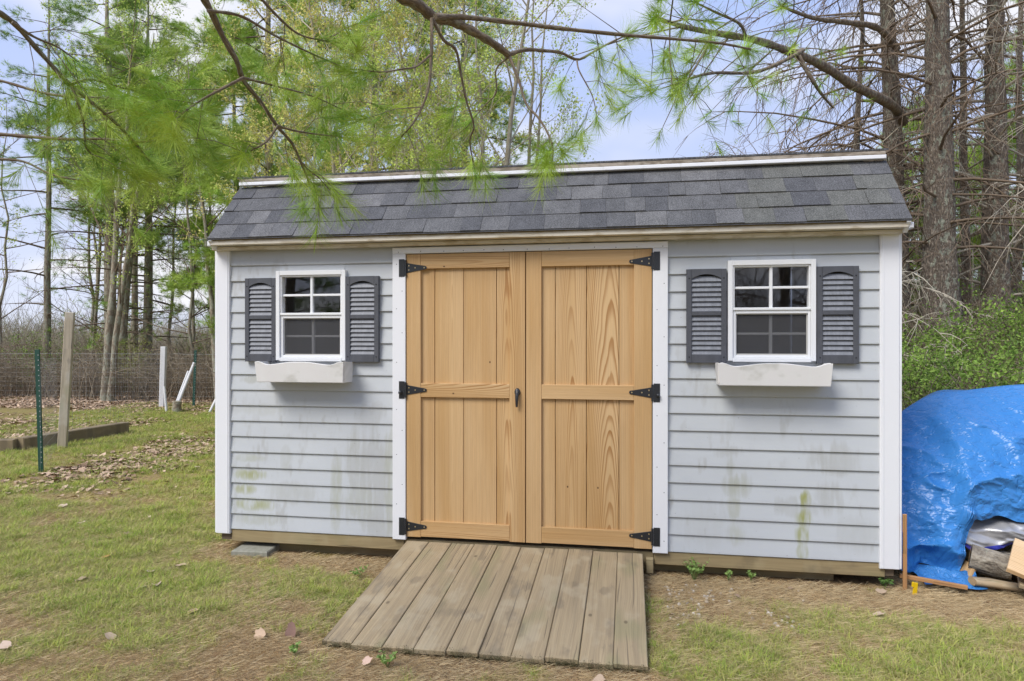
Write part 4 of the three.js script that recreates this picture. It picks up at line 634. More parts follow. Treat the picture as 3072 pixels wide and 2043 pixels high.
// right: old trunks full of dead limbs
const deadLimb = { n: 60, t0: 0.12, t1: 0.96, len: 2.4, up: 0.2, upj: 0.9, droop: 0.6, kink: 0.6, r: 0.022, sub: 10, subLen: 1.0, subR: 0.0075, flatSub: 1, subUp: -0.12, subDroop: 0.8, s0: 0.1, twig: 3, even: true };
const RG = 'old trunks with dead limbs, right of the shed';
for (const [l, o] of [
  ['thickest lichen-spotted trunk rising behind the right roof corner', { seed: 301, x: 6.86, z: -5.7, h: 9, r: 0.235, lean: [-0.012, 0], sides: 14, tn: 18, wob: 0.05, bv: 1.1, limb: mk(deadLimb, { t0: 0.2 }) }],
  ['dark trunk leaning just left of the lichen-spotted trunk', { seed: 302, x: 6.72, z: -6.75, h: 9, r: 0.19, lean: [-0.035, 0.0], sides: 12, tn: 16, wob: 0.05, bv: 1.1, limb: mk(deadLimb, { n: 58, len: 2.9 }) }],
  ['second thick trunk, nearest the right edge of the picture', { pale: 1, seed: 303, x: 7.98, z: -6.65, h: 9, r: 0.2, lean: [-0.004, 0], sides: 12, tn: 16, wob: 0.05, bv: 1.1, limb: mk(deadLimb, { n: 54 }) }],
  ['slim trunk between the two thick trunks', { pale: 1, seed: 304, x: 8.15, z: -7.9, h: 9, r: 0.085, lean: [-0.01, 0], limb: mk(deadLimb, { n: 26, len: 1.8 }) }],
  ['slim bare trunk left of the thick trunks, above the roof corner', { seed: 305, x: 6.3, z: -7.2, h: 8, r: 0.075, lean: [0.0, 0], limb: mk(deadLimb, { n: 30, len: 2.0, t0: 0.25 }) }],
  ['thin trunk at the very right edge', { seed: 306, x: 9.5, z: -9.1, h: 9, r: 0.09, lean: [0.01, 0], limb: mk(deadLimb, { n: 26 }) }],
  ['small dead conifer bristling with brown twigs behind the roof corner', { seed: 307, x: 5.9, z: -8.6, h: 4.3, r: 0.06, lean: [-0.05, 0], limb: mk(deadLimb, { n: 40, t0: 0.3, len: 1.9, up: 0.35, sub: 10 }) }],
  ['bleached dead sapling drooping beside the right corner post', { pale: 1, seed: 310, x: 5.75, z: -4.7, h: 2.3, r: 0.03, lean: [0.05, 0], limb: mk(deadLimb, { n: 16, t0: 0.4, len: 1.2, up: 0.3, droop: 1.1, sub: 7, subLen: 0.5 }) }],
  ['tangled dead conifer low behind the roof, left of the other dead one', { seed: 308, x: 5.0, z: -8.0, h: 3.9, r: 0.05, lean: [-0.03, 0], limb: mk(deadLimb, { n: 46, t0: 0.35, len: 1.5, up: 0.5, sub: 12 }) }],
  ['brown brushy dead conifer crowding the dark leaning trunk', { seed: 309, x: 5.5, z: -6.9, h: 4.2, r: 0.06, lean: [-0.06, 0], limb: mk(deadLimb, { n: 56, t0: 0.3, len: 1.9, up: 0.3, sub: 14 }) }],
]) tree('old_tree', l, 'tree', RG, mk(o, { bark: M.barkPine, twig: o.pale ? M.twigGrey : M.twigDead }));

// shrubs: stems with leaf clouds
function shrub(name, label, grp, x, z, h, w, c, n, seed) {
  const r = rng(seed), t = thing(name, label, 'shrub', [x, H(x, z) - 0.03, z], grp), st = new MB(), list = [];
  for (let k = 0; k < 9; k++) { const a = r() * 6.283, e = w * (0.3 + 0.7 * r()), hh = h * (0.6 + 0.45 * r()), P = [0, 0.4, 0.75, 1].map((q) => V(Math.cos(a) * e * q * q + (r() - 0.5) * 0.1 * q, hh * q, Math.sin(a) * e * q * q + (r() - 0.5) * 0.1 * q)); st.tube(P, [0.011, 0.008, 0.005, 0.002], 4, 1, false); for (let m = 0; m < n / 14; m++) { const q = 0.12 + 0.88 * Math.sqrt(r()), s = P[0].clone().lerp(P[3], q); s.y = hh * q; const d = onUnit(r); s.addScaledVector(d, w * 0.42 * Math.cbrt(r())); if (s.y < 0.05) s.y = 0.05 + r() * 0.1; list.push({ p: s, q: dirQ(d, r() * 6), s: 0.7 + 0.8 * r(), c: tint(r, c[0], c[1], 0.45) }); } }
  mesh('stems', st.geo(), M.twigDead, t); const cr = scatter('foliage', GEO.leaves, M.leaf, list, t); cr.userData.kind = 'stuff';
}
const SG = [[0.17, 0.29, 0.05], [0.32, 0.45, 0.09]], SO = [[0.28, 0.33, 0.08], [0.42, 0.44, 0.13]];
[['bright green shrub against the right corner post', 5.6, -3.6, 1.25, 0.75, SG, 520], ['green shrub directly above the tarp', 6.3, -3.4, 1.15, 0.85, SG, 560], ['shrub at the right edge above the tarp', 7.2, -3.3, 1.2, 0.85, SG, 560], ['taller shrub in front of the thickest trunk', 6.5, -4.6, 1.25, 0.8, SG, 480], ['shrub between the thick trunks', 7.4, -4.9, 1.2, 0.8, SG, 480], ['leafy shrub in front of the second thick trunk', 8.3, -4.9, 1.35, 0.9, SG, 520], ['olive shrub low behind the blue tarp', 5.3, -2.9, 0.7, 0.6, SO, 320], ['olive shrub tucked behind the tarp ridge', 6.6, -2.6, 0.55, 0.6, SO, 300]].forEach(([l, x, z, h, w, c, n], i) => shrub('leafy_shrub', l, 'shrubs on the bank behind the tarp', x, z, h, w, c, n, 400 + i));
[['yellow-green shrub behind the tall wooden post', -9.6, -11.0, 1.5, 0.8, SO, 330], ['green shrub left of the tall wooden post', -12.0, -10.8, 1.7, 0.9, SG, 330], ['hazy shrub at the left edge behind the fence', -14.3, -10.6, 1.8, 1.0, SO, 300], ['low shrub behind the far white post', -8.0, -12.2, 1.3, 0.8, SO, 240], ['dim shrub between the pine trunks', -10.0, -14.5, 1.6, 1.1, SG, 240]].forEach(([l, x, z, h, w, c, n], i) => shrub('leafy_shrub', l, 'shrubs beyond the garden fence', x, z, h, w, c, n, 430 + i));
{ // bramble thicket and far woods, uncountable
  const r = rng(450), a = [];
  for (let k = 0; k < 520; k++) { const x = -17 + r() * 13.5, z = -9.6 - r() * 4.5; a.push({ p: V(x, H(x, z), z), q: new THREE.Quaternion().setFromAxisAngle(Y, r() * 6.3), s: 0.55 + 0.75 * r(), c: tint(r, [0.19, 0.145, 0.1], [0.34, 0.28, 0.2], 0.15) }); }
  for (let k = 0; k < 420; k++) { const x = 5.0 + r() * 5.5, z = -2.4 - r() * 5; a.push({ p: V(x, H(x, z), z), q: new THREE.Quaternion().setFromAxisAngle(Y, r() * 6.3), s: 0.4 + 0.6 * r(), c: tint(r, [0.19, 0.145, 0.1], [0.32, 0.26, 0.18], 0.15) }); }
  for (let k = 0; k < 160; k++) { const x = -3 + r() * 8, z = -4.5 - r() * 6; a.push({ p: V(x, H(x, z), z), q: new THREE.Quaternion().setFromAxisAngle(Y, r() * 6.3), s: 0.6 + 0.7 * r(), c: tint(r, [0.19, 0.145, 0.1], [0.34, 0.28, 0.2], 0.15) }); }
  for (let k = 0; k < 70; k++) { const x = -8 + r() * 20, z = 15 + r() * 5; a.push({ p: V(x, H(x, z), z), q: new THREE.Quaternion().setFromAxisAngle(Y, r() * 6.3), s: V(1.6, 2.2 + r(), 1.6), c: tint(r, [0.1, 0.09, 0.05], [0.2, 0.18, 0.1], 0.15) }); }
  const h = Math.floor(a.length / 2), g = thing('bramble_thicket', 'bare grey-brown brambles along the edge of the wood'); g.userData.kind = 'stuff';
  scatter('stems', GEO.twigClump[0], M.opaqueLeaf, a.filter((_, i) => i % 2), g).userData.kind = 'stuff'; scatter('stems', GEO.twigClump[1], M.opaqueLeaf, a.filter((_, i) => !(i % 2)), g).userData.kind = 'stuff';
  const f = [];
  for (let k = 0; k < 2600; k++) { const an = -2.55 + r() * 2.1, d = 30 + r() * 34, x = 2.75 + Math.cos(an) * d, z = 4.2 + Math.sin(an) * d; f.push({ p: V(x, H(x, z) - 0.3, z), q: new THREE.Quaternion().setFromAxisAngle(Y, r() * 6.3), s: V(1.5, 1.5 + 1.3 * r(), 1.5), c: tint(r, [0.27, 0.21, 0.17], [0.3, 0.31, 0.17], 0.2) }); }
  const w = scatter('distant_wood', GEO.twigClump[0], M.opaqueLeaf, f, scene); tag(w, 'far grey-brown wood along the horizon', undefined, undefined, 'stuff');
}
// trees behind the photographer, mirrored in the window panes
for (const [l, o] of [
  ['dense pine behind the photographer, mirrored in the left window', { seed: 351, x: -5.6, z: 11.5, h: 8.5, r: 0.16, limb: mk(pineLimb, { t0: 0.08, n: 50, len: 2.6 }), crown: pineCrown(...DEEP, 1.1) }],
  ['second pine behind the photographer, beside the dense one', { seed: 352, x: -8.2, z: 13, h: 8.5, r: 0.16, limb: mk(pineLimb, { t0: 0.08, n: 50, len: 2.6 }), crown: pineCrown(...DEEP, 1.1) }],
  ['pine behind the photographer, nearest the overhanging boughs', { seed: 353, x: -2.6, z: 13.5, h: 8, r: 0.15, limb: mk(pineLimb, { t0: 0.08, n: 44, len: 2.3 }), crown: pineCrown(...DEEP, 1.1) }],
]) tree('pine_tree', l, 'pine tree', 'trees behind the photographer', o);
for (const [l, o] of [
  ['leaning bare trunk mirrored in the right window', { seed: 361, x: 5.9, z: 11.5, h: 9, r: 0.11, lean: [0.12, 0] }], ['upright bare trunk mirrored in the right window', { seed: 362, x: 5.0, z: 12.5, h: 9, r: 0.12, lean: [0.02, 0] }], ['thick bare trunk behind the photographer, far right', { seed: 363, x: 7.4, z: 12.5, h: 9, r: 0.17, lean: [0.05, 0] }], ['thin bare trunk behind the photographer', { seed: 364, x: 4.1, z: 13, h: 8, r: 0.08, lean: [0.05, 0] }], ['bare trunk behind the photographer, second from the thick one', { seed: 365, x: 6.6, z: 13.5, h: 9, r: 0.12, lean: [-0.03, 0] }], ['forked bare tree behind the photographer', { seed: 366, x: 8.4, z: 14, h: 9, r: 0.16, stems: [[0.1, 0, 1], [-0.08, 0, 0.9]] }],
]) tree('old_tree', l, 'tree', 'trees behind the photographer', mk(o, { twig: M.twigDead, limb: mk(deadLimb, { n: 14 }) }));

// ---------------------------------------------------------------- pine boughs that hang into the picture
const P3 = (a) => a.map((q) => V(...q));
const BOUGH = {
  A: [[1.92, 2.69, 1.76], [1.97, 2.68, 1.71], [2.01, 2.66, 1.65], [2.07, 2.67, 1.58], [2.14, 2.65, 1.52], [2.20, 2.63, 1.46], [2.26, 2.60, 1.40]],
  A1: [[2.03, 2.64, 1.69], [2.10, 2.69, 1.57], [2.25, 2.72, 1.44], [2.48, 2.74, 1.29], [2.74, 2.76, 1.14], [2.97, 2.79, 0.99], [3.18, 2.82, 0.84], [3.34, 2.84, 0.70]],
  A2: [[2.26, 2.60, 1.40], [2.32, 2.65, 1.32], [2.38, 2.68, 1.23], [2.45, 2.70, 1.15], [2.52, 2.70, 1.06], [2.58, 2.76, 0.98], [2.65, 2.83, 0.90], [2.75, 2.91, 0.81]],
  A3: [[2.26, 2.60, 1.40], [2.30, 2.50, 1.41], [2.34, 2.38, 1.42], [2.39, 2.32, 1.43], [2.43, 2.25, 1.44], [2.45, 2.19, 1.45], [2.45, 2.13, 1.47]],
  A4: [[2.02, 2.63, 1.70], [2.02, 2.47, 1.71], [2.01, 2.35, 1.72], [1.97, 2.24, 1.74], [1.92, 2.17, 1.76]],
  A5: [[2.02, 2.63, 1.70], [2.05, 2.57, 1.64], [2.08, 2.56, 1.58], [2.09, 2.48, 1.53], [2.10, 2.39, 1.48], [2.12, 2.30, 1.43], [2.09, 2.26, 1.38], [2.10, 2.15, 1.33]],
  A6: [[2.52, 2.68, 1.10], [2.53, 2.63, 1.12], [2.59, 2.51, 1.12], [2.61, 2.42, 1.14]],
  A7: [[2.03, 2.47, 1.75], [1.99, 2.41, 1.80], [1.96, 2.38, 1.86], [1.90, 2.35, 1.92], [1.84, 2.34, 1.98]],
  A8: [[2.26, 2.59, 1.40], [2.20, 2.56, 1.36], [2.19, 2.48, 1.31], [2.14, 2.45, 1.27], [2.07, 2.40, 1.23]],
  B: [[1.38, 2.54, 2.16], [1.38, 2.51, 2.11], [1.38, 2.46, 2.05], [1.40, 2.39, 1.99], [1.39, 2.35, 1.94], [1.42, 2.29, 1.87], [1.45, 2.22, 1.81], [1.48, 2.17, 1.75], [1.49, 2.10, 1.69], [1.50, 2.04, 1.64]],
  B1: [[1.49, 2.12, 1.72], [1.51, 2.09, 1.69], [1.54, 2.06, 1.65], [1.58, 2.01, 1.62]],
  B2: [[1.43, 2.33, 2.00], [1.38, 2.27, 2.06], [1.32, 2.20, 2.12], [1.28, 2.12, 2.18]],
  B3: [[1.47, 2.21, 1.84], [1.45, 2.13, 1.90], [1.38, 2.07, 1.96]],
  B4: [[1.47, 2.21, 1.84], [1.51, 2.21, 1.77], [1.54, 2.22, 1.70], [1.62, 2.23, 1.61]],
  B5: [[1.43, 2.33, 2.00], [1.50, 2.34, 1.87], [1.56, 2.35, 1.74], [1.62, 2.34, 1.61]],
  B6: [[1.40, 2.49, 2.16], [1.45, 2.52, 2.05], [1.51, 2.50, 1.94], [1.59, 2.48, 1.82], [1.66, 2.47, 1.71]],
  B7: [[1.51, 2.59, 2.04], [1.54, 2.55, 1.97], [1.58, 2.52, 1.89], [1.66, 2.52, 1.81]],
  C: [[0.88, 2.41, 2.45], [0.85, 2.42, 2.38], [0.83, 2.42, 2.31], [0.85, 2.36, 2.24], [0.89, 2.28, 2.16], [0.95, 2.21, 2.08], [0.99, 2.14, 2.00], [1.00, 2.08, 1.92]],
  C1: [[0.92, 2.27, 2.19], [0.97, 2.29, 2.17], [1.03, 2.28, 2.14], [1.15, 2.25, 2.10]],
  C2: [[0.92, 2.27, 2.19], [0.94, 2.20, 2.18], [0.94, 2.15, 2.16], [0.94, 2.07, 2.15], [0.95, 2.05, 2.14]],
  C3: [[0.91, 2.38, 2.40], [0.93, 2.36, 2.34], [0.96, 2.35, 2.29], [0.99, 2.32, 2.23]],
  C4: [[0.30, 2.21, 1.94], [0.36, 2.21, 1.93], [0.48, 2.20, 1.91], [0.62, 2.19, 1.89], [0.75, 2.19, 1.87], [0.91, 2.18, 1.84], [0.99, 2.19, 1.82]],
  C5: [[-0.08, 2.22, 1.60], [-0.00, 2.22, 1.59], [0.10, 2.21, 1.57], [0.23, 2.15, 1.55], [0.39, 2.12, 1.52]],
  C6: [[0.02, 2.54, 1.69], [0.09, 2.53, 1.68], [0.31, 2.47, 1.64], [0.50, 2.46, 1.60], [0.66, 2.44, 1.58], [0.82, 2.43, 1.55]],
  C7: [[0.91, 2.22, 2.04], [1.00, 2.24, 2.02], [1.05, 2.21, 2.02], [1.10, 2.16, 2.01]],
  Dm: [[6.70, 4.60, -6.55], [6.24, 4.52, -5.60], [5.83, 4.49, -5.04], [5.36, 4.46, -4.47], [4.99, 4.43, -3.92], [4.63, 4.36, -3.37], [4.27, 4.25, -2.82], [3.98, 4.11, -2.28], [3.72, 3.94, -1.74], [3.38, 3.77, -1.20], [3.12, 3.59, -0.66], [2.92, 3.42, -0.14]],
  D1: [[4.38, 4.28, -2.95], [4.26, 3.98, -2.20], [3.80, 3.64, -1.71], [3.38, 3.47, -1.23], [3.13, 3.26, -0.78]],
  D2: [[6.60, 5.66, -6.5], [5.92, 5.49, -5.33], [5.36, 5.27, -4.62], [4.80, 5.04, -3.92], [4.31, 4.87, -3.22]],
  D3: [[4.39, 4.28, -2.95], [4.51, 3.97, -2.85], [4.63, 3.86, -2.97], [4.78, 3.75, -3.10]],
  D4: [[3.38, 3.77, -1.20], [3.30, 3.52, -0.9], [3.20, 3.30, -0.69], [3.11, 3.14, -0.57]],
  D5: [[3.72, 3.94, -1.74], [3.58, 3.86, -1.27], [3.39, 3.84, -1.03], [3.21, 3.82, -0.80]],
};
function bough(m, list, key, r0, r1, o, r) { // limb, side twigs, tufts
  const pts = path(P3(BOUGH[key]), 22), N = pts.length; m.tube(pts, pts.map((_, k) => lerp(r0, r1, k / (N - 1)) * (1 + 0.12 * Math.sin(k * 2.3))), 7, 3, true);
  const put = (p, d, s = 1) => { const c = tint(r, [0.23, 0.41, 0.05], [0.49, 0.61, 0.10], 0.2); list.push({ p: p.clone(), q: dirQ(d, r() * 6.28), s: (o.size ?? 1) * s * (0.8 + 0.4 * r()), c, g: Math.floor(r() * 3) }); };
  const T = (k) => pts[Math.min(N - 1, k + 1)].clone().sub(pts[Math.max(0, k - 1)]).normalize();
  if (o.tip) { const d = T(N - 1); for (let k = 0; k < o.tip; k++) put(pts[N - 1].clone().addScaledVector(d, -0.03 * k), d.clone().addScaledVector(onUnit(r), k ? 0.5 : 0.15).add(V(0, -0.15, 0)).normalize()); }
  const nT = Math.round((o.twigs ?? 0) * (o.keep ?? 0.6));
  for (let k = 0; k < nT; k++) {
    const f = lerp(o.from ?? 0.35, 1, (k + r()) / nT), i = Math.round(f * (N - 1)), p = pts[i], t = T(i); const s = onUnit(r); s.addScaledVector(t, -s.dot(t)).normalize(); const d = s.add(t.clone().multiplyScalar(0.7)); d.y = d.y * 0.7 - (o.hang ?? 0.1); d.normalize(); const l = (o.tl ?? 0.22) * (0.5 + 0.9 * r()), W = Math.max(0.0018, r1 * 0.5);
    const e = p.clone().addScaledVector(d, l).add(V(0, -l * 0.12, 0)), mid = p.clone().lerp(e, 0.5).add(V((r() - 0.5) * 0.03, 0.015, (r() - 0.5) * 0.03)); m.tube([p, mid, e], [W, W * 0.75, W * 0.45], 4, 3, false);
    const de = e.clone().sub(mid).normalize(); put(e, de); if (r() < 0.75) put(mid.clone().lerp(e, 0.4), de.clone().addScaledVector(onUnit(r), 0.6).normalize(), 0.9); if (r() < 0.35) put(mid, de.clone().addScaledVector(onUnit(r), 0.8).normalize(), 0.8);
    if (r() < 0.5) { const d2 = de.clone().addScaledVector(onUnit(r), 0.9).normalize(), e2 = mid.clone().addScaledVector(d2, l * 0.5); m.tube([mid, mid.clone().lerp(e2, 0.5), e2], [W * 0.6, W * 0.5, W * 0.3], 3, 3, false); put(e2, d2, 0.9); }
  }
}
{
  const r = rng(801), t = thing('white_pine_tree', 'white pine whose long-needled boughs hang over the shed from above', 'pine tree', [-0.6, 0, 6.6]);
  const tr = new MB(), m = new MB(), list = [], off = V(0.6, 0, -6.6);
  tr.tube([V(0, -0.1, 0), V(0.02, 1.5, 0), V(-0.02, 3, 0.03), V(0.03, 5, 0), V(0, 7, 0), V(0.02, 9, 0)], [0.3, 0.22, 0.2, 0.17, 0.11, 0.03], 14, 0.8, false, 0.06, 5);
  mesh('trunk', tr.geo(), M.barkPine, t);
  const feed = (a, b, ra, rb) => { const e = V(...b), s = V(...a); m.tube(path([s, s.clone().lerp(e, 0.5).add(V(0, 0.28, 0)), e], 10), Array.from({ length: 11 }, (_, k) => lerp(ra, rb, k / 10)), 7, 3, false); };
  feed([-0.55, 3.6, 6.55], BOUGH.A[0], 0.06, 0.024); feed([-0.55, 3.2, 6.5], BOUGH.B[0], 0.05, 0.013); feed([-0.6, 2.9, 6.45], BOUGH.C[0], 0.045, 0.011); feed([-0.7, 3.1, 6.45], BOUGH.C4[0], 0.03, 0.0085); feed([-0.7, 3.4, 6.45], BOUGH.C6[0], 0.03, 0.007); feed([-0.75, 3.0, 6.45], BOUGH.C5[0], 0.03, 0.0075); feed([-0.5, 3.5, 6.5], BOUGH.B7[0], 0.03, 0.006);
  const b = (k, r0, r1, o) => bough(m, list, k, r0, r1, o, r);
  b('A', 0.024, 0.0145, {}); b('A1', 0.0115, 0.005, { tip: 3, twigs: 13, from: 0.45, tl: 0.26, hang: 0.15 }); b('A2', 0.0095, 0.004, { tip: 3, twigs: 8, from: 0.5, tl: 0.25, hang: 0.2 }); b('A3', 0.0068, 0.003, { tip: 4, twigs: 5, from: 0.6, tl: 0.16 }); b('A4', 0.007, 0.003, { tip: 3, twigs: 6, from: 0.55, tl: 0.2 }); b('A5', 0.007, 0.003, { tip: 3, twigs: 7, from: 0.45, tl: 0.2 }); b('A6', 0.004, 0.002, { tip: 2, twigs: 4, from: 0.4, tl: 0.16 }); b('A7', 0.0045, 0.0022, { tip: 4, twigs: 5, from: 0.5, tl: 0.18 }); b('A8', 0.004, 0.002, { tip: 2, twigs: 4, from: 0.5, tl: 0.18 });
  b('B', 0.0125, 0.0035, { tip: 4, twigs: 8, from: 0.55, tl: 0.2 }); b('B1', 0.0035, 0.002, { tip: 4, twigs: 4, tl: 0.12 }); b('B2', 0.006, 0.0025, { tip: 4, twigs: 9, from: 0.3, tl: 0.2 }); b('B3', 0.005, 0.002, { tip: 4, twigs: 7, from: 0.3, tl: 0.18 }); b('B4', 0.005, 0.002, { tip: 3, twigs: 7, from: 0.3, tl: 0.18 }); b('B5', 0.005, 0.002, { tip: 3, twigs: 7, from: 0.3, tl: 0.2 }); b('B6', 0.006, 0.0025, { tip: 3, twigs: 9, from: 0.25, tl: 0.2 }); b('B7', 0.006, 0.0025, { tip: 3, twigs: 6, from: 0.3, tl: 0.18 });
  b('C', 0.0105, 0.004, { tip: 5, twigs: 12, from: 0.3, tl: 0.2 }); b('C1', 0.005, 0.002, { tip: 4, twigs: 8, from: 0.3, tl: 0.2 }); b('C2', 0.005, 0.002, { tip: 4, twigs: 8, from: 0.4, tl: 0.18 }); b('C3', 0.005, 0.002, { tip: 3, twigs: 8, from: 0.2, tl: 0.2 }); b('C4', 0.0085, 0.003, { tip: 4, twigs: 12, from: 0.2, tl: 0.24 }); b('C5', 0.0075, 0.003, { tip: 4, twigs: 9, from: 0.2, tl: 0.24 }); b('C6', 0.007, 0.003, { tip: 4, twigs: 12, from: 0.2, tl: 0.24 }); b('C7', 0.004, 0.002, { tip: 4, twigs: 6, tl: 0.18 });
  const bg = m.geo(); bg.translate(off.x, 0, off.z); mesh('branches', bg, M.limb, t);
  list.forEach((q) => q.p.add(off)); for (let k = 0; k < 3; k++) scatter('needles', GEO.tuftNear[k], M.needle, list.filter((q) => q.g === k), t).userData.kind = 'stuff';
}
{
  const r = rng(811), t = scene.getObjectByName('old_tree_001'), m = new MB(), list = [], off = t.position;
  const b = (k, r0, r1, o) => bough(m, list, k, r0, r1, o, r);
  b('Dm', 0.07, 0.012, { tip: 4, twigs: 26, from: 0.5, tl: 0.6, hang: 0.25, size: 1.15 }); b('D1', 0.022, 0.008, { tip: 3, twigs: 10, from: 0.35, tl: 0.45, hang: 0.25, size: 1.15 }); b('D2', 0.05, 0.014, { tip: 2, twigs: 14, from: 0.4, tl: 0.6, hang: 0.3, size: 1.1 }); b('D3', 0.025, 0.01, { twigs: 3, tl: 0.3 }); b('D4', 0.012, 0.005, { tip: 3, twigs: 9, from: 0.3, tl: 0.35, hang: 0.3, size: 1.15 }); b('D5', 0.014, 0.006, { tip: 3, twigs: 10, from: 0.3, tl: 0.4, hang: 0.2, size: 1.15 });
  const bg = m.geo(); bg.translate(-off.x, -off.y, -off.z); const o = mesh('green_boughs', bg, M.limb, t); o.userData.label = 'living pine bough reaching out over the roof';
  list.forEach((q) => q.p.sub(off)); scatter('needles', GEO.tuftMid, M.needle, list, t).userData.kind = 'stuff';
}

// ---------------------------------------------------------------- tarp-covered wood pile
M.tarp = phys({ color: lin(0.04, 0.205, 0.53), roughness: 0.33, specularIntensity: 0.9, bumpMap: tex(512, 512, (u, v) => { const a = 1 - Math.abs(fbm(u * 7, v * 7, 4, 700, 7, 7) - 0.5) * 2, b = 1 - Math.abs(fbm(u * 16, v * 16, 3, 707, 16, 16) - 0.5) * 2; const k = 0.6 * Math.pow(a, 8) + 0.4 * Math.pow(b, 7); return [k, k, k]; }, false), bumpScale: 0.005, side: THREE.DoubleSide });
M.tarpInner = phys({ color: lin(0.012, 0.06, 0.3), roughness: 0.4, side: THREE.DoubleSide });
M.silver = phys({ color: lin(0.42, 0.42, 0.43), roughness: 0.3, metalness: 0.35, side: THREE.DoubleSide });
M.bluePurple = phys({ color: lin(0.05, 0.06, 0.42), roughness: 0.4, side: THREE.DoubleSide });
const ridge = (x, y, s) => 1 - Math.abs(fbm(x, y, 3, s) - 0.5) * 2;
function sheet(nu, nv, f) { const p = [], t = [], ix = []; for (let j = 0; j <= nv; j++) for (let i = 0; i <= nu; i++) { const q = f(i / nu, j / nv); p.push(q[0], q[1], q[2]); t.push(q[3] ?? i / nu * 2, q[4] ?? j / nv * 2); } for (let j = 0; j < nv; j++) for (let i = 0; i < nu; i++) { const a = j * (nu + 1) + i; ix.push(a, a + 1, a + nu + 2, a, a + nu + 2, a + nu + 1); } const g = new THREE.BufferGeometry(); g.setAttribute('position', new THREE.Float32BufferAttribute(p, 3)); g.setAttribute('uv', new THREE.Float32BufferAttribute(t, 2)); g.setIndex(ix); g.computeVertexNormals(); return g; }
{
  const topY = (x) => lerp(0.62, 1.09, sstep(4.05, 4.82, x)) + 0.02 * sstep(4.8, 5.3, x) - 0.1 * sstep(6.0, 6.8, x) + 0.02 * Math.sin(x * 5);
  const hem = (x) => { const a = 0.045, b = 0.36; const t = sstep(4.66, 4.78, x); return lerp(a, b, t) - 0.06 * sstep(4.95, 5.25, x) + 0.012 * Math.sin(x * 31); };
  const g = sheet(190, 190, (u, v) => {
    const x = lerp(4.335, 6.9, u), zz = v < 0.36 && v > 0.16 ? lerp(-1.7, -0.92, (v - 0.16) / 0.2) : v <= 0.16 ? -1.7 : -0.92, ty = topY(x + (zz + 0.72) * 0.42) + (zz + 0.72) * 0.10; let y, z;
    if (v < 0.16) { const t = v / 0.16; y = lerp(0.1, ty - 0.06, sstep(0, 1, t)); z = lerp(-2.0, -1.7, t); }
    else if (v < 0.36) { const t = (v - 0.16) / 0.2; y = ty - 0.06 * (1 - t) + 0.05 * Math.sin(t * 3.14) * fbm(x * 3, t * 3, 2, 716); z = lerp(-1.7, -0.92, t); }
    else { const t = (v - 0.36) / 0.64, hy = hem(x); y = lerp(ty, hy, Math.pow(t, 1.15)); z = -0.92 + 0.66 * Math.sin(Math.min(1, t * 1.15) * 1.5) * (0.96 + 0.14 * fbm(x * 2, 3, 2, 717)) - 0.03 * t; }
    const fr = sstep(0.33, 0.42, v);
    // slack corner fold running down to the left
    const ln = (x - 4.36) * 0.72 - (y - 0.62) * 0.9; z -= fr * clamp(-ln, 0, 0.4) * 0.75 * sstep(0.3, 0.6, y);
    z += fr * 0.02 * Math.exp(-(ln * ln) / 0.0016) * sstep(0.4, 0.6, y);
    const big = (ridge(x * 1.5 + y * 0.9, y * 1.7 - x * 0.6, 720) - 0.6), mid = Math.pow(ridge(x * 2.6 - y * 2.2, y * 3.6 + x * 1.3, 725), 7), sm = Math.pow(ridge(x * 10 + y * 4, y * 11 - x * 3, 730), 6);
    z += fr * (0.075 * big + 0.045 * mid * sstep(1.0, 0.75, y) + 0.013 * sm * sstep(1.05, 0.85, y) + 0.012 * Math.pow(ridge(x * 5.5 + y * 6, y * 4 - x * 5, 733), 9)); y += (1 - fr) * 0.03 * big + fr * 0.01 * mid;
    // loose lower lobe, gathered
    z += 0.07 * fr * sstep(0.42, 0.1, y) * Math.sin(x * 19 + y * 6) * sstep(4.9, 4.6, x);
    return [x, y, z, x * 1.6, (y - z) * 1.6];
  });
  const t = thing('blue_tarp', 'crumpled blue tarp draped over the wood pile beside the shed', 'tarp', [0, 0, 0]);
  mesh('cover', g, M.tarp, t);
  mesh('loose_flap', sheet(40, 20, (u, v) => { const x = lerp(4.4, 4.72, u), z = lerp(-0.32, -0.06, v); return [x + 0.03 * v, 0.012 + 0.05 * Math.pow(ridge(x * 8, z * 8, 741), 3) * (1 - Math.abs(v * 2 - 1)) + 0.03 * (1 - v), z - 0.03 * Math.sin(u * 6)]; }), M.tarp, t);
  const s = thing('silver_tarp', 'silver plastic sheet with a dark blue hem showing beneath the blue tarp', 'tarp', [0, 0, 0]);
  const sf = (u, v) => { const x = lerp(4.66, 5.9, u), y = lerp(0.38, 0.175 + 0.035 * Math.sin(x * 9) + 0.07 * sstep(4.8, 4.68, x), v), z = -0.47 + 0.19 * sstep(0, 0.5, v) + 0.05 * Math.pow(ridge(x * 6 + y * 5, y * 11, 751), 2) - 0.03 * v; return [x, y, z]; };
  mesh('sheet', sheet(90, 40, (u, v) => sf(u, v * 0.88)), M.silver, s); mesh('hem', sheet(90, 6, (u, v) => { const q = sf(u, 0.88 + v * 0.12); q[2] += 0.001; return q; }), M.bluePurple, s);
}
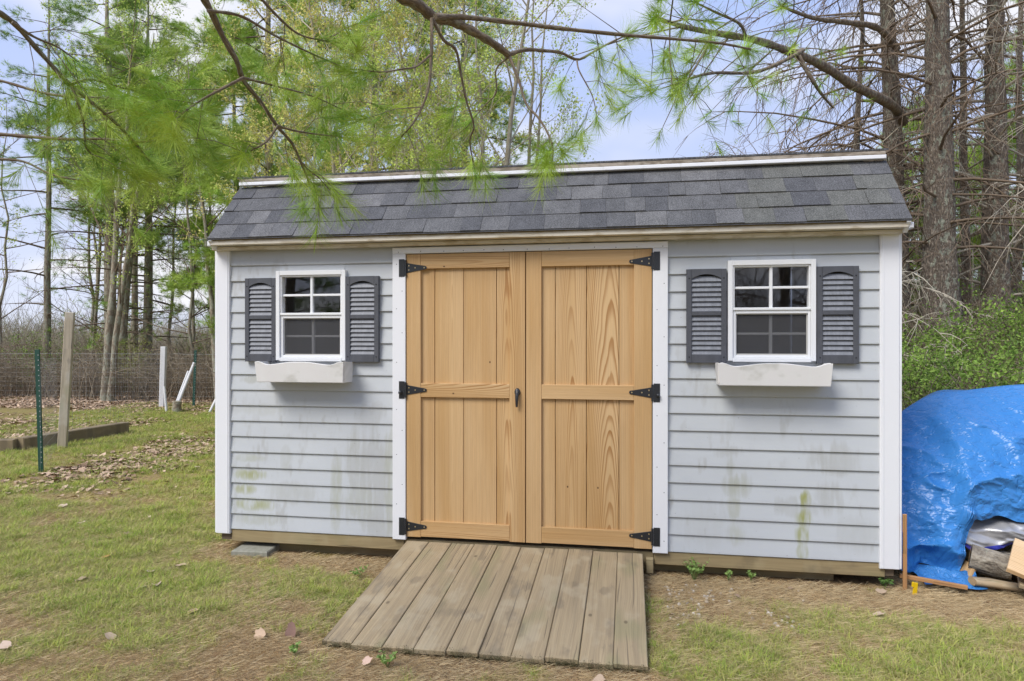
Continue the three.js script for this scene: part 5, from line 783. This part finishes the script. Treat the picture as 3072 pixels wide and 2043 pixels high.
// firewood under the tarp
M.logBark = std({ map: barkTex(760, [0.33, 0.29, 0.23], [0.11, 0.09, 0.07], 0.3, 10, 4), bumpMap: barkBump(760, 10, 4), bumpScale: 0.015, roughness: 0.95 });
M.splitWood = std({ map: rampTex, color: lin(1.35, 1.1, 0.8), roughness: 0.9 });
M.splitGrey = std({ map: rampTex, color: lin(1.35, 1.3, 1.2), roughness: 0.9 });
function log(name, label, x, y, z, len, rad, yaw, pitch, mat, seed, half) {
  const r = rng(seed), n = half ? 7 : 12, m = new MB(), P = [], R = []; for (let k = 0; k <= 5; k++) { P.push(V((k / 5 - 0.5) * len, (r() - 0.5) * 0.006, (r() - 0.5) * 0.006)); R.push(rad * (0.96 + 0.1 * r())); } m.tube(P, R, n, 2, true, half ? 0.22 : 0.1, seed);
  const t = thing(name, label, 'firewood', [x, y, z], 'firewood under the tarp'); t.rotation.set(0, yaw, pitch); const g = m.geo(); if (half) g.scale(1, 0.6, 1); mesh('bark', g, mat, t);
  const e = new THREE.CircleGeometry(rad * 0.88, n); const a = e.clone(); a.rotateY(Math.PI / 2); a.translate(len / 2 + 0.003, 0, 0); const b = e.clone(); b.rotateY(-Math.PI / 2); b.translate(-len / 2 - 0.003, 0, 0); if (half) { a.scale(1, 0.6, 1); b.scale(1, 0.6, 1); } mesh('cut_end', a, M.splitWood, t); mesh('cut_end', b, M.splitWood, t);
}
log('split_log', 'round lichen-flecked log under the silver sheet', 4.83, 0.115, -0.2, 0.2, 0.078, -0.42, -0.14, M.logBark, 771);
log('split_log', 'flat grey split log lying on the ground below the round log', 4.81, 0.03, -0.08, 0.27, 0.045, 0.1, -0.12, M.splitGrey, 772, true);
log('split_log', 'small brown split log left of the round log', 4.715, 0.06, -0.2, 0.1, 0.042, 0.5, 0.9, M.splitWood, 773, true);
log('split_log', 'dark log deeper in the pile', 4.98, 0.08, -0.32, 0.3, 0.07, 0.05, 0, M.logBark, 774);
log('split_log', 'brown log at the bottom right corner of the pile', 5.15, 0.06, -0.2, 0.35, 0.06, -0.2, 0.05, M.splitWood, 776);
log('split_log', 'bark-covered log farther right under the silver sheet', 5.4, 0.07, -0.28, 0.3, 0.07, -0.1, 0.02, M.logBark, 777);
log('split_log', 'pale split log at the far right of the pile', 5.72, 0.06, -0.26, 0.32, 0.06, 0.1, 0.0, M.splitGrey, 778);
const slabUV = (q) => [(2 + 0.05 + 0.9 * mod(q[1] * 4 + q[2] * 4, 1)) / COLS, q[0] / 1.4];
function plank(name, label, cat, w, h, d, pos, rot, mat, uv = slabUV) { const m = single(name, new MB().board(-w / 2, w / 2, -h / 2, h / 2, -d / 2, d / 2, Math.min(w, h, d) * 0.08, uv).geo(), mat, label, cat); m.position.set(...pos); m.rotation.set(...rot); return m; }
M.newPine = std({ map: doorTex, color: lin(1.25, 1.35, 1.6), roughness: 0.7 });
plank('pine_board', 'pale sawn board lying across the firewood', 'board', 0.42, 0.026, 0.3, [5.04, 0.15, 0.04], [0.42, -0.55, -0.1], M.newPine, (q) => [(1 + 0.1 + 0.8 * mod(q[2] * 2 + 0.4, 1)) / COLS, q[0] + 0.5]);
plank('grey_board', 'grey board under the pale sawn board', 'board', 0.34, 0.022, 0.16, [5.03, 0.06, 0.06], [0.25, -0.4, -0.12], M.deck);
plank('wooden_stake', 'thin brown stake leaning at the right corner post', 'stake', 0.02, 0.46, 0.012, [4.30, 0.2, -0.01], [0.1, 0, 0.04], std({ map: rampTex, color: lin(1.5, 1.0, 0.6), roughness: 0.9 }), (q) => [(4 + 0.1 + 0.7 * mod(q[0] * 8, 1)) / COLS, q[1]]);
plank('wooden_lath', 'brown lath lying on the ground beside the tarp', 'lath', 0.34, 0.022, 0.022, [4.46, 0.04, -0.04], [0, -0.12, -0.1], std({ map: rampTex, color: lin(1.4, 0.95, 0.6), roughness: 0.9 }));
{ const m = new MB().box(-0.0105, 0.0105, -0.02, 0.062, -0.004, 0.004).box(-0.02, -0.0107, 0.04, 0.066, -0.004, 0.005).geo(); const o = single('yellow_peg', m, phys({ color: lin(0.85, 0.56, 0.01), roughness: 0.35 }), 'bright yellow plastic peg in the grass near the right corner', 'peg'); o.position.set(4.325, 0.0, 0.06); o.rotation.set(0.1, 0.2, -0.06); }

// ---------------------------------------------------------------- garden fence on the left
M.greenPaint = std({ color: lin(0.006, 0.05, 0.034), roughness: 0.45 }); M.whitePost = std({ map: whiteTex, color: lin(0.92, 0.9, 0.88), roughness: 0.8 });
M.wire = std({ color: lin(0.42, 0.43, 0.44), metalness: 0.6, roughness: 0.45 });
function tPost(label, x, z, h, w, lx) { const t = thing('metal_fence_post', label, 'fence post', [x, H(x, z) - 0.05, z], 'green fence posts'); t.rotation.z = lx; mesh('post', new MB().board(-w / 2, w / 2, 0, h + 0.05, -0.006, 0.004, 0.002).box(-0.006, 0.006, 0, h + 0.05, -0.03, -0.0062).geo(), M.greenPaint, t); const c = new MB(); for (let k = 0; k < 22; k++) c.box(w * 0.2, w * 0.36, 0.15 + k * 0.055, 0.162 + k * 0.055, 0.0042, 0.0075); mesh('studs', c.geo(), M.wire, t); }
tPost('dark green metal fence post in the left foreground', -3.48, -2.13, 1.32, 0.06, 0.035); tPost('far green metal post beside the leaning white sticks', -6.3, -8.72, 1.2, 0.06, -0.04);
{ const t = thing('wooden_fence_post', 'tall weathered square post by the timber edging', 'fence post', [-4.6, -0.1, -3.58]); t.rotation.set(0, 0.55, -0.05); mesh('post', new MB().board(-0.05, 0.05, 0, 1.88, -0.05, 0.05, 0.006, (q) => [(1 + 0.05 + 0.9 * mod(q[0] * 6 + q[2] * 6, 1)) / COLS, q[1] / 1.4]).geo(), M.greyPost, t); }
const stick = (label, a, b, r, grp) => { const m = single('white_stick', new MB().tube([V(...a), V(...a).lerp(V(...b), 0.5), V(...b)], [r, r, r * 0.9], 8, 1, true).geo(), M.whitePost, label, 'stick', grp); return m; };
{ const m = single('white_fence_post', new MB().board(-0.05, 0.05, 0, 1.32, -0.05, 0.05, 0.008).geo(), M.whitePost, 'white square post at the far side of the garden', 'fence post'); m.position.set(-6.92, -0.05, -8.56); m.rotation.set(0, 0.3, -0.03); }
stick('longest white stick leaning on the stump', [-6.15, 0.1, -8.0], [-5.95, 0.95, -8.25], 0.03); stick('thinner white stick beside the longest one', [-6.2, 0.08, -8.0], [-6.05, 0.78, -8.2], 0.022); stick('short upright white stick left of the stump', [-6.2, -0.05, -7.75], [-6.25, 0.5, -7.75], 0.024); stick('white pole leaning against the fence beside the shed corner', [-5.33, -0.05, -7.8], [-5.1, 0.72, -8.1], 0.026);
{ const m = single('tree_stump', new MB().tube([V(0, -0.05, 0), V(0, 0.1, 0), V(0.01, 0.2, 0)], [0.11, 0.085, 0.08], 10, 2, true, 0.15, 9).geo(), M.barkGrey, 'small grey stump under the white sticks', 'stump'); m.position.set(-6.05, 0, -7.85); }
{ const t = thing('timber_edging', 'old timber edging of the garden bed behind the square post', 'timber'); const mk2 = (a, b, y) => { const d = V(b[0] - a[0], 0, b[1] - a[1]), l = d.length(); const m = mesh('beam', new MB().board(-l / 2, l / 2, -0.08, y, -0.07, 0.07, 0.01, (q) => [(6 + 0.05 + 0.9 * mod(q[1] * 5 + q[2] * 5, 1)) / COLS, q[0] / 1.4]).geo(), std({ map: rampTex, color: lin(0.72, 0.7, 0.62), roughness: 0.95 }), t); m.position.set((a[0] + b[0]) / 2, 0, (a[1] + b[1]) / 2); m.rotation.y = Math.atan2(-d.z, d.x); }; mk2([-6.4, -2.75], [-4.95, -3.25], 0.15); mk2([-4.93, -3.27], [-4.83, -5.0], 0.16); }
function fence(label, pts, h, top) { // welded wire mesh between posts
  const t = thing('wire_fence', label, 'fence'), W = new MB(), r = rng(Math.round(h * 97 + pts.length)); const q = 0.0010;
  const P = pts.map(([x, z]) => V(x, 0, z));
  for (let s = 0; s < P.length - 1; s++) { const a = P[s], b = P[s + 1], l = a.distanceTo(b), n = Math.round(l / 0.14);
    for (let y = 0.02; y <= h; y += 0.1) { const K = 6, L = []; for (let k = 0; k <= K; k++) { const v = a.clone().lerp(b, k / K); v.y = y + H(v.x, v.z) + (r() - 0.5) * 0.012; v.z += (r() - 0.5) * 0.012; L.push(v); } W.tube(L, L.map(() => (y > h - 0.1 ? 0.0022 : q)), 3, 1, false); }
    for (let k = 0; k <= n; k++) { const v = a.clone().lerp(b, k / n), g = H(v.x, v.z); W.tube([V(v.x, g, v.z), V(v.x, g + h, v.z)], [q, q], 3, 1, false); } }
  mesh('wire_mesh', W.geo(), M.wire, t).userData.kind = 'stuff';
}
fence('near run of wire mesh between the green and wooden posts', [[-3.48, -2.12], [-4.6, -3.5], [-5.75, -6.0], [-6.9, -8.5]], 1.2); fence('far run of wire mesh along the edge of the wood', [[-16.5, -8.4], [-12, -8.5], [-6.92, -8.62], [-6.3, -8.72], [-3.4, -9.1]], 1.2);

// ---------------------------------------------------------------- what lies and grows on the ground
{
  const r = rng(901), grass = [[], [], []], thatch = [[], []], leaves = [[], [], []], near = (x, z) => Math.hypot(x - 2.75, z - 4.16);
  const visible = (x, z) => { const dx = x - 2.753, dz = z - 4.158, f = -dx * 0.171 - dz * 0.985, s = dx * 0.985 - dz * 0.171; return f > 2.2 && Math.abs(s) < f * 0.83 + 1.3; };
  const blocked = (x, z) => inShed(x, z, 0.0) || onRamp(x, z, 0.012);
  const GA = [[0.24, 0.37, 0.05], [0.55, 0.57, 0.13]], GY = [[0.44, 0.40, 0.15], [0.58, 0.49, 0.24]], TH = [[0.45, 0.32, 0.17], [0.68, 0.56, 0.34]];
  for (let k = 0; k < 900000; k++) {
    const u = r(), x = -8 + r() * 15, z = u < 0.62 ? -1 + r() * 3.2 : -9.5 + r() * 8.6; if (!visible(x, z) || blocked(x, z)) continue;
    const g = GD(x, z), d = near(x, z), y = H(x, z); const roll = r();
    if (roll < g * 0.6 * (d > 6 ? 0.7 : 1)) { const dry = r() < 0.36, s = (0.55 + 0.65 * r()) * (0.7 + 0.6 * g) * (d > 6 ? 1.25 : 1) * (x > 4.4 && z < -0.1 ? 0.6 : 1); grass[Math.floor(r() * 3)].push({ p: V(x, y - 0.004, z), q: new THREE.Quaternion().setFromAxisAngle(Y, r() * 6.3), s: V(s, s * (0.3 + 0.45 * r()), s), c: dry ? tint(r, ...GY) : tint(r, ...GA) }); }
    else if (roll > 0.86 && d < 7.5) { const s = 0.6 + 0.7 * r(); thatch[Math.floor(r() * 2)].push({ p: V(x, y, z), q: new THREE.Quaternion().setFromAxisAngle(Y, r() * 6.3), s: V(s, s * 0.9, s), c: g > 0.45 ? tint(r, GY[0], TH[1]) : tint(r, ...TH) }); }
  }
  for (let k = 0; k < 150000; k++) {
    const x = -16 + r() * 16.5, z = -13 + r() * 12.5; if (blocked(x, z) || r() > LZ(x, z) * 1.1 || !visible(x, z)) continue; const s = 0.32 + 0.55 * r(), q = new THREE.Quaternion().setFromEuler(new THREE.Euler((r() - 0.5) * 0.9, r() * 6.3, (r() - 0.5) * 0.9)); leaves[Math.floor(r() * 3)].push({ p: V(x, H(x, z) + 0.012 * r() + 0.004, z), q, s, c: tint(r, [0.20, 0.12, 0.065], [0.60, 0.44, 0.31], 0.25) });
  }
  for (let k = 0; k < 130; k++) { const x = -5 + r() * 11, z = -3 + r() * 4.8; if (blocked(x, z) || !visible(x, z)) continue; const s = 0.3 + 0.55 * r(), q = new THREE.Quaternion().setFromEuler(new THREE.Euler((r() - 0.5) * 0.7, r() * 6.3, (r() - 0.5) * 0.7)); leaves[Math.floor(r() * 3)].push({ p: V(x, H(x, z) + 0.014, z), q, s, c: tint(r, [0.3, 0.2, 0.12], [0.6, 0.48, 0.36], 0.2) }); }
  const G1 = thing('turf_grass', 'short green grass blades growing in patches over the yard'), G2 = thing('needle_litter', 'dry brown thatch and fallen pine needles on the ground'), G3 = thing('leaf_litter', 'drifts of fallen tan oak leaves along the garden fence');
  for (const g of [G1, G2, G3]) g.userData.kind = 'stuff';
  grass.forEach((l, k) => { scatter('blades', GEO.grass[k], M.leaf, l, G1).userData.kind = 'stuff'; }); thatch.forEach((l, k) => { scatter('strands', GEO.thatch[k], M.opaqueLeaf, l, G2).userData.kind = 'stuff'; }); leaves.forEach((l, k) => { scatter('leaves', GEO.deadLeaf[k], M.opaqueLeaf, l, G3).userData.kind = 'stuff'; });
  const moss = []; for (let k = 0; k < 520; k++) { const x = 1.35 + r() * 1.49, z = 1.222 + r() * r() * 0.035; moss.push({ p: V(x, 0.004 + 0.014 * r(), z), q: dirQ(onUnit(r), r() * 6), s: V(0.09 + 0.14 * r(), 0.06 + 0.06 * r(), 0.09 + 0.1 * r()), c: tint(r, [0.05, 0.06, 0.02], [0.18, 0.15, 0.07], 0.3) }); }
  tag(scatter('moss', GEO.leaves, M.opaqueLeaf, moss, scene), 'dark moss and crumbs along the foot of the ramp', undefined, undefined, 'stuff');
  console.log('grass', grass.map((q) => q.length), 'thatch', thatch.map((q) => q.length), 'leaves', leaves.map((q) => q.length));
  // single leaves that stand out
  [['pale curled leaf standing in the grass left of the ramp', 1.02, 1.2, 1.0, 1.1, [0.55, 0.40, 0.28], 0], ['brown folded leaf left of the ramp, nearer the planks', 1.17, 1.17, 1.0, 0.9, [0.22, 0.13, 0.1], 1], ['pale leaf at the left edge of the lawn', -0.07, 1.5, 0.9, 0.4, [0.55, 0.42, 0.32], 2], ['orange-brown leaf on the left lawn', -0.6, 0.28, 0.8, 0.3, [0.42, 0.22, 0.08], 0], ['pale pink leaf at the foot of the ramp', 1.62, 1.36, 0.7, 0.5, [0.6, 0.42, 0.32], 2], ['light leaf lying right of the ramp', 3.6, 1.33, 0.75, 0.3, [0.6, 0.54, 0.46], 1]].forEach(([l, x, z, s, tl, c, k], i) => { const m = single('fallen_leaf', GEO.deadLeaf[k], std({ color: lin(...c), roughness: 0.85, side: THREE.DoubleSide }), l, 'leaf', 'single fallen leaves'); m.position.set(x, H(x, z) + 0.02, z); m.rotation.set(tl, i * 1.7, 0.2); m.scale.setScalar(s * 0.8); });
  // broad-leaved weeds
  const weed = (label, x, z, h, n, c, seed) => { const q = rng(seed), t = thing('weed_plant', label, 'weed', [x, H(x, z), z], 'weeds around the shed'), st = new MB(), lf = []; for (let k = 0; k < n; k++) { const a = q() * 6.283, e = h * (0.25 + 0.5 * q()), P = [V(0, 0, 0), V(Math.cos(a) * e * 0.4, h * (0.4 + 0.2 * q()), Math.sin(a) * e * 0.4), V(Math.cos(a) * e, h * (0.6 + 0.4 * q()), Math.sin(a) * e)]; st.tube(P, [0.0015, 0.0012, 0.0008], 4, 1, false); for (let j = 0; j < 7; j++) { const f = j / 6, p = P[1].clone().lerp(P[2], f), d = onUnit(q); d.y = Math.abs(d.y) * 0.5; d.normalize(); lf.push({ p, q: dirQ(d, q() * 6), s: 1, c: tint(q, ...c) }); } }
    mesh('stems', st.geo(), M.leaf.clone(), t).material.color.setRGB(0.2, 0.28, 0.07); const g = bladesGeo(1, () => ({ o: V(0, 0, 0), d: Y.clone(), b: V(0.8, 0, 0.3), len: 0.02, w: 0.011 })); scatter('leaves', g, M.leaf, lf, t).userData.kind = 'stuff'; };
  const WC = [[0.22, 0.36, 0.08], [0.36, 0.5, 0.16]];
  weed('bushy pale green weed under the right wall', 3.13, 0.05, 0.13, 16, WC, 951); weed('small weed right of the bushy one', 3.33, 0.03, 0.08, 5, WC, 952); weed('weed below the middle of the right wall', 3.46, 0.01, 0.07, 5, WC, 953); weed('weed at the foot of the right corner post', 4.2, -0.03, 0.07, 8, [[0.1, 0.2, 0.04], [0.16, 0.28, 0.07]], 954); weed('weed left of the ramp near the wall', 1.16, 0.32, 0.07, 6, WC, 955); weed('weed in front of the ramp', 1.72, 1.36, 0.07, 9, WC, 956); weed('weed at the left front corner of the ramp', 1.27, 1.33, 0.05, 7, WC, 957);
  const pb = []; for (let k = 0; k < 190; k++) { const x = 2.95 + r() * 0.75, z = 0.12 + r() * 0.62; if (fbm(x * 4, z * 4, 2, 960) < 0.42) continue; pb.push({ p: V(x, H(x, z) + 0.003, z), q: dirQ(onUnit(r), r() * 6), s: V(0.006 + 0.012 * r() * r(), 0.005 + 0.006 * r(), 0.006 + 0.009 * r()), c: tint(r, [0.35, 0.29, 0.22], [0.62, 0.58, 0.52], 0.15) }); }
  const pg = scatter('gravel', new THREE.IcosahedronGeometry(1, 1), M.opaqueLeaf, pb, scene); tag(pg, 'pale pebbles on the bare soil right of the ramp', undefined, undefined, 'stuff');
}

renderer.render(scene, camera);
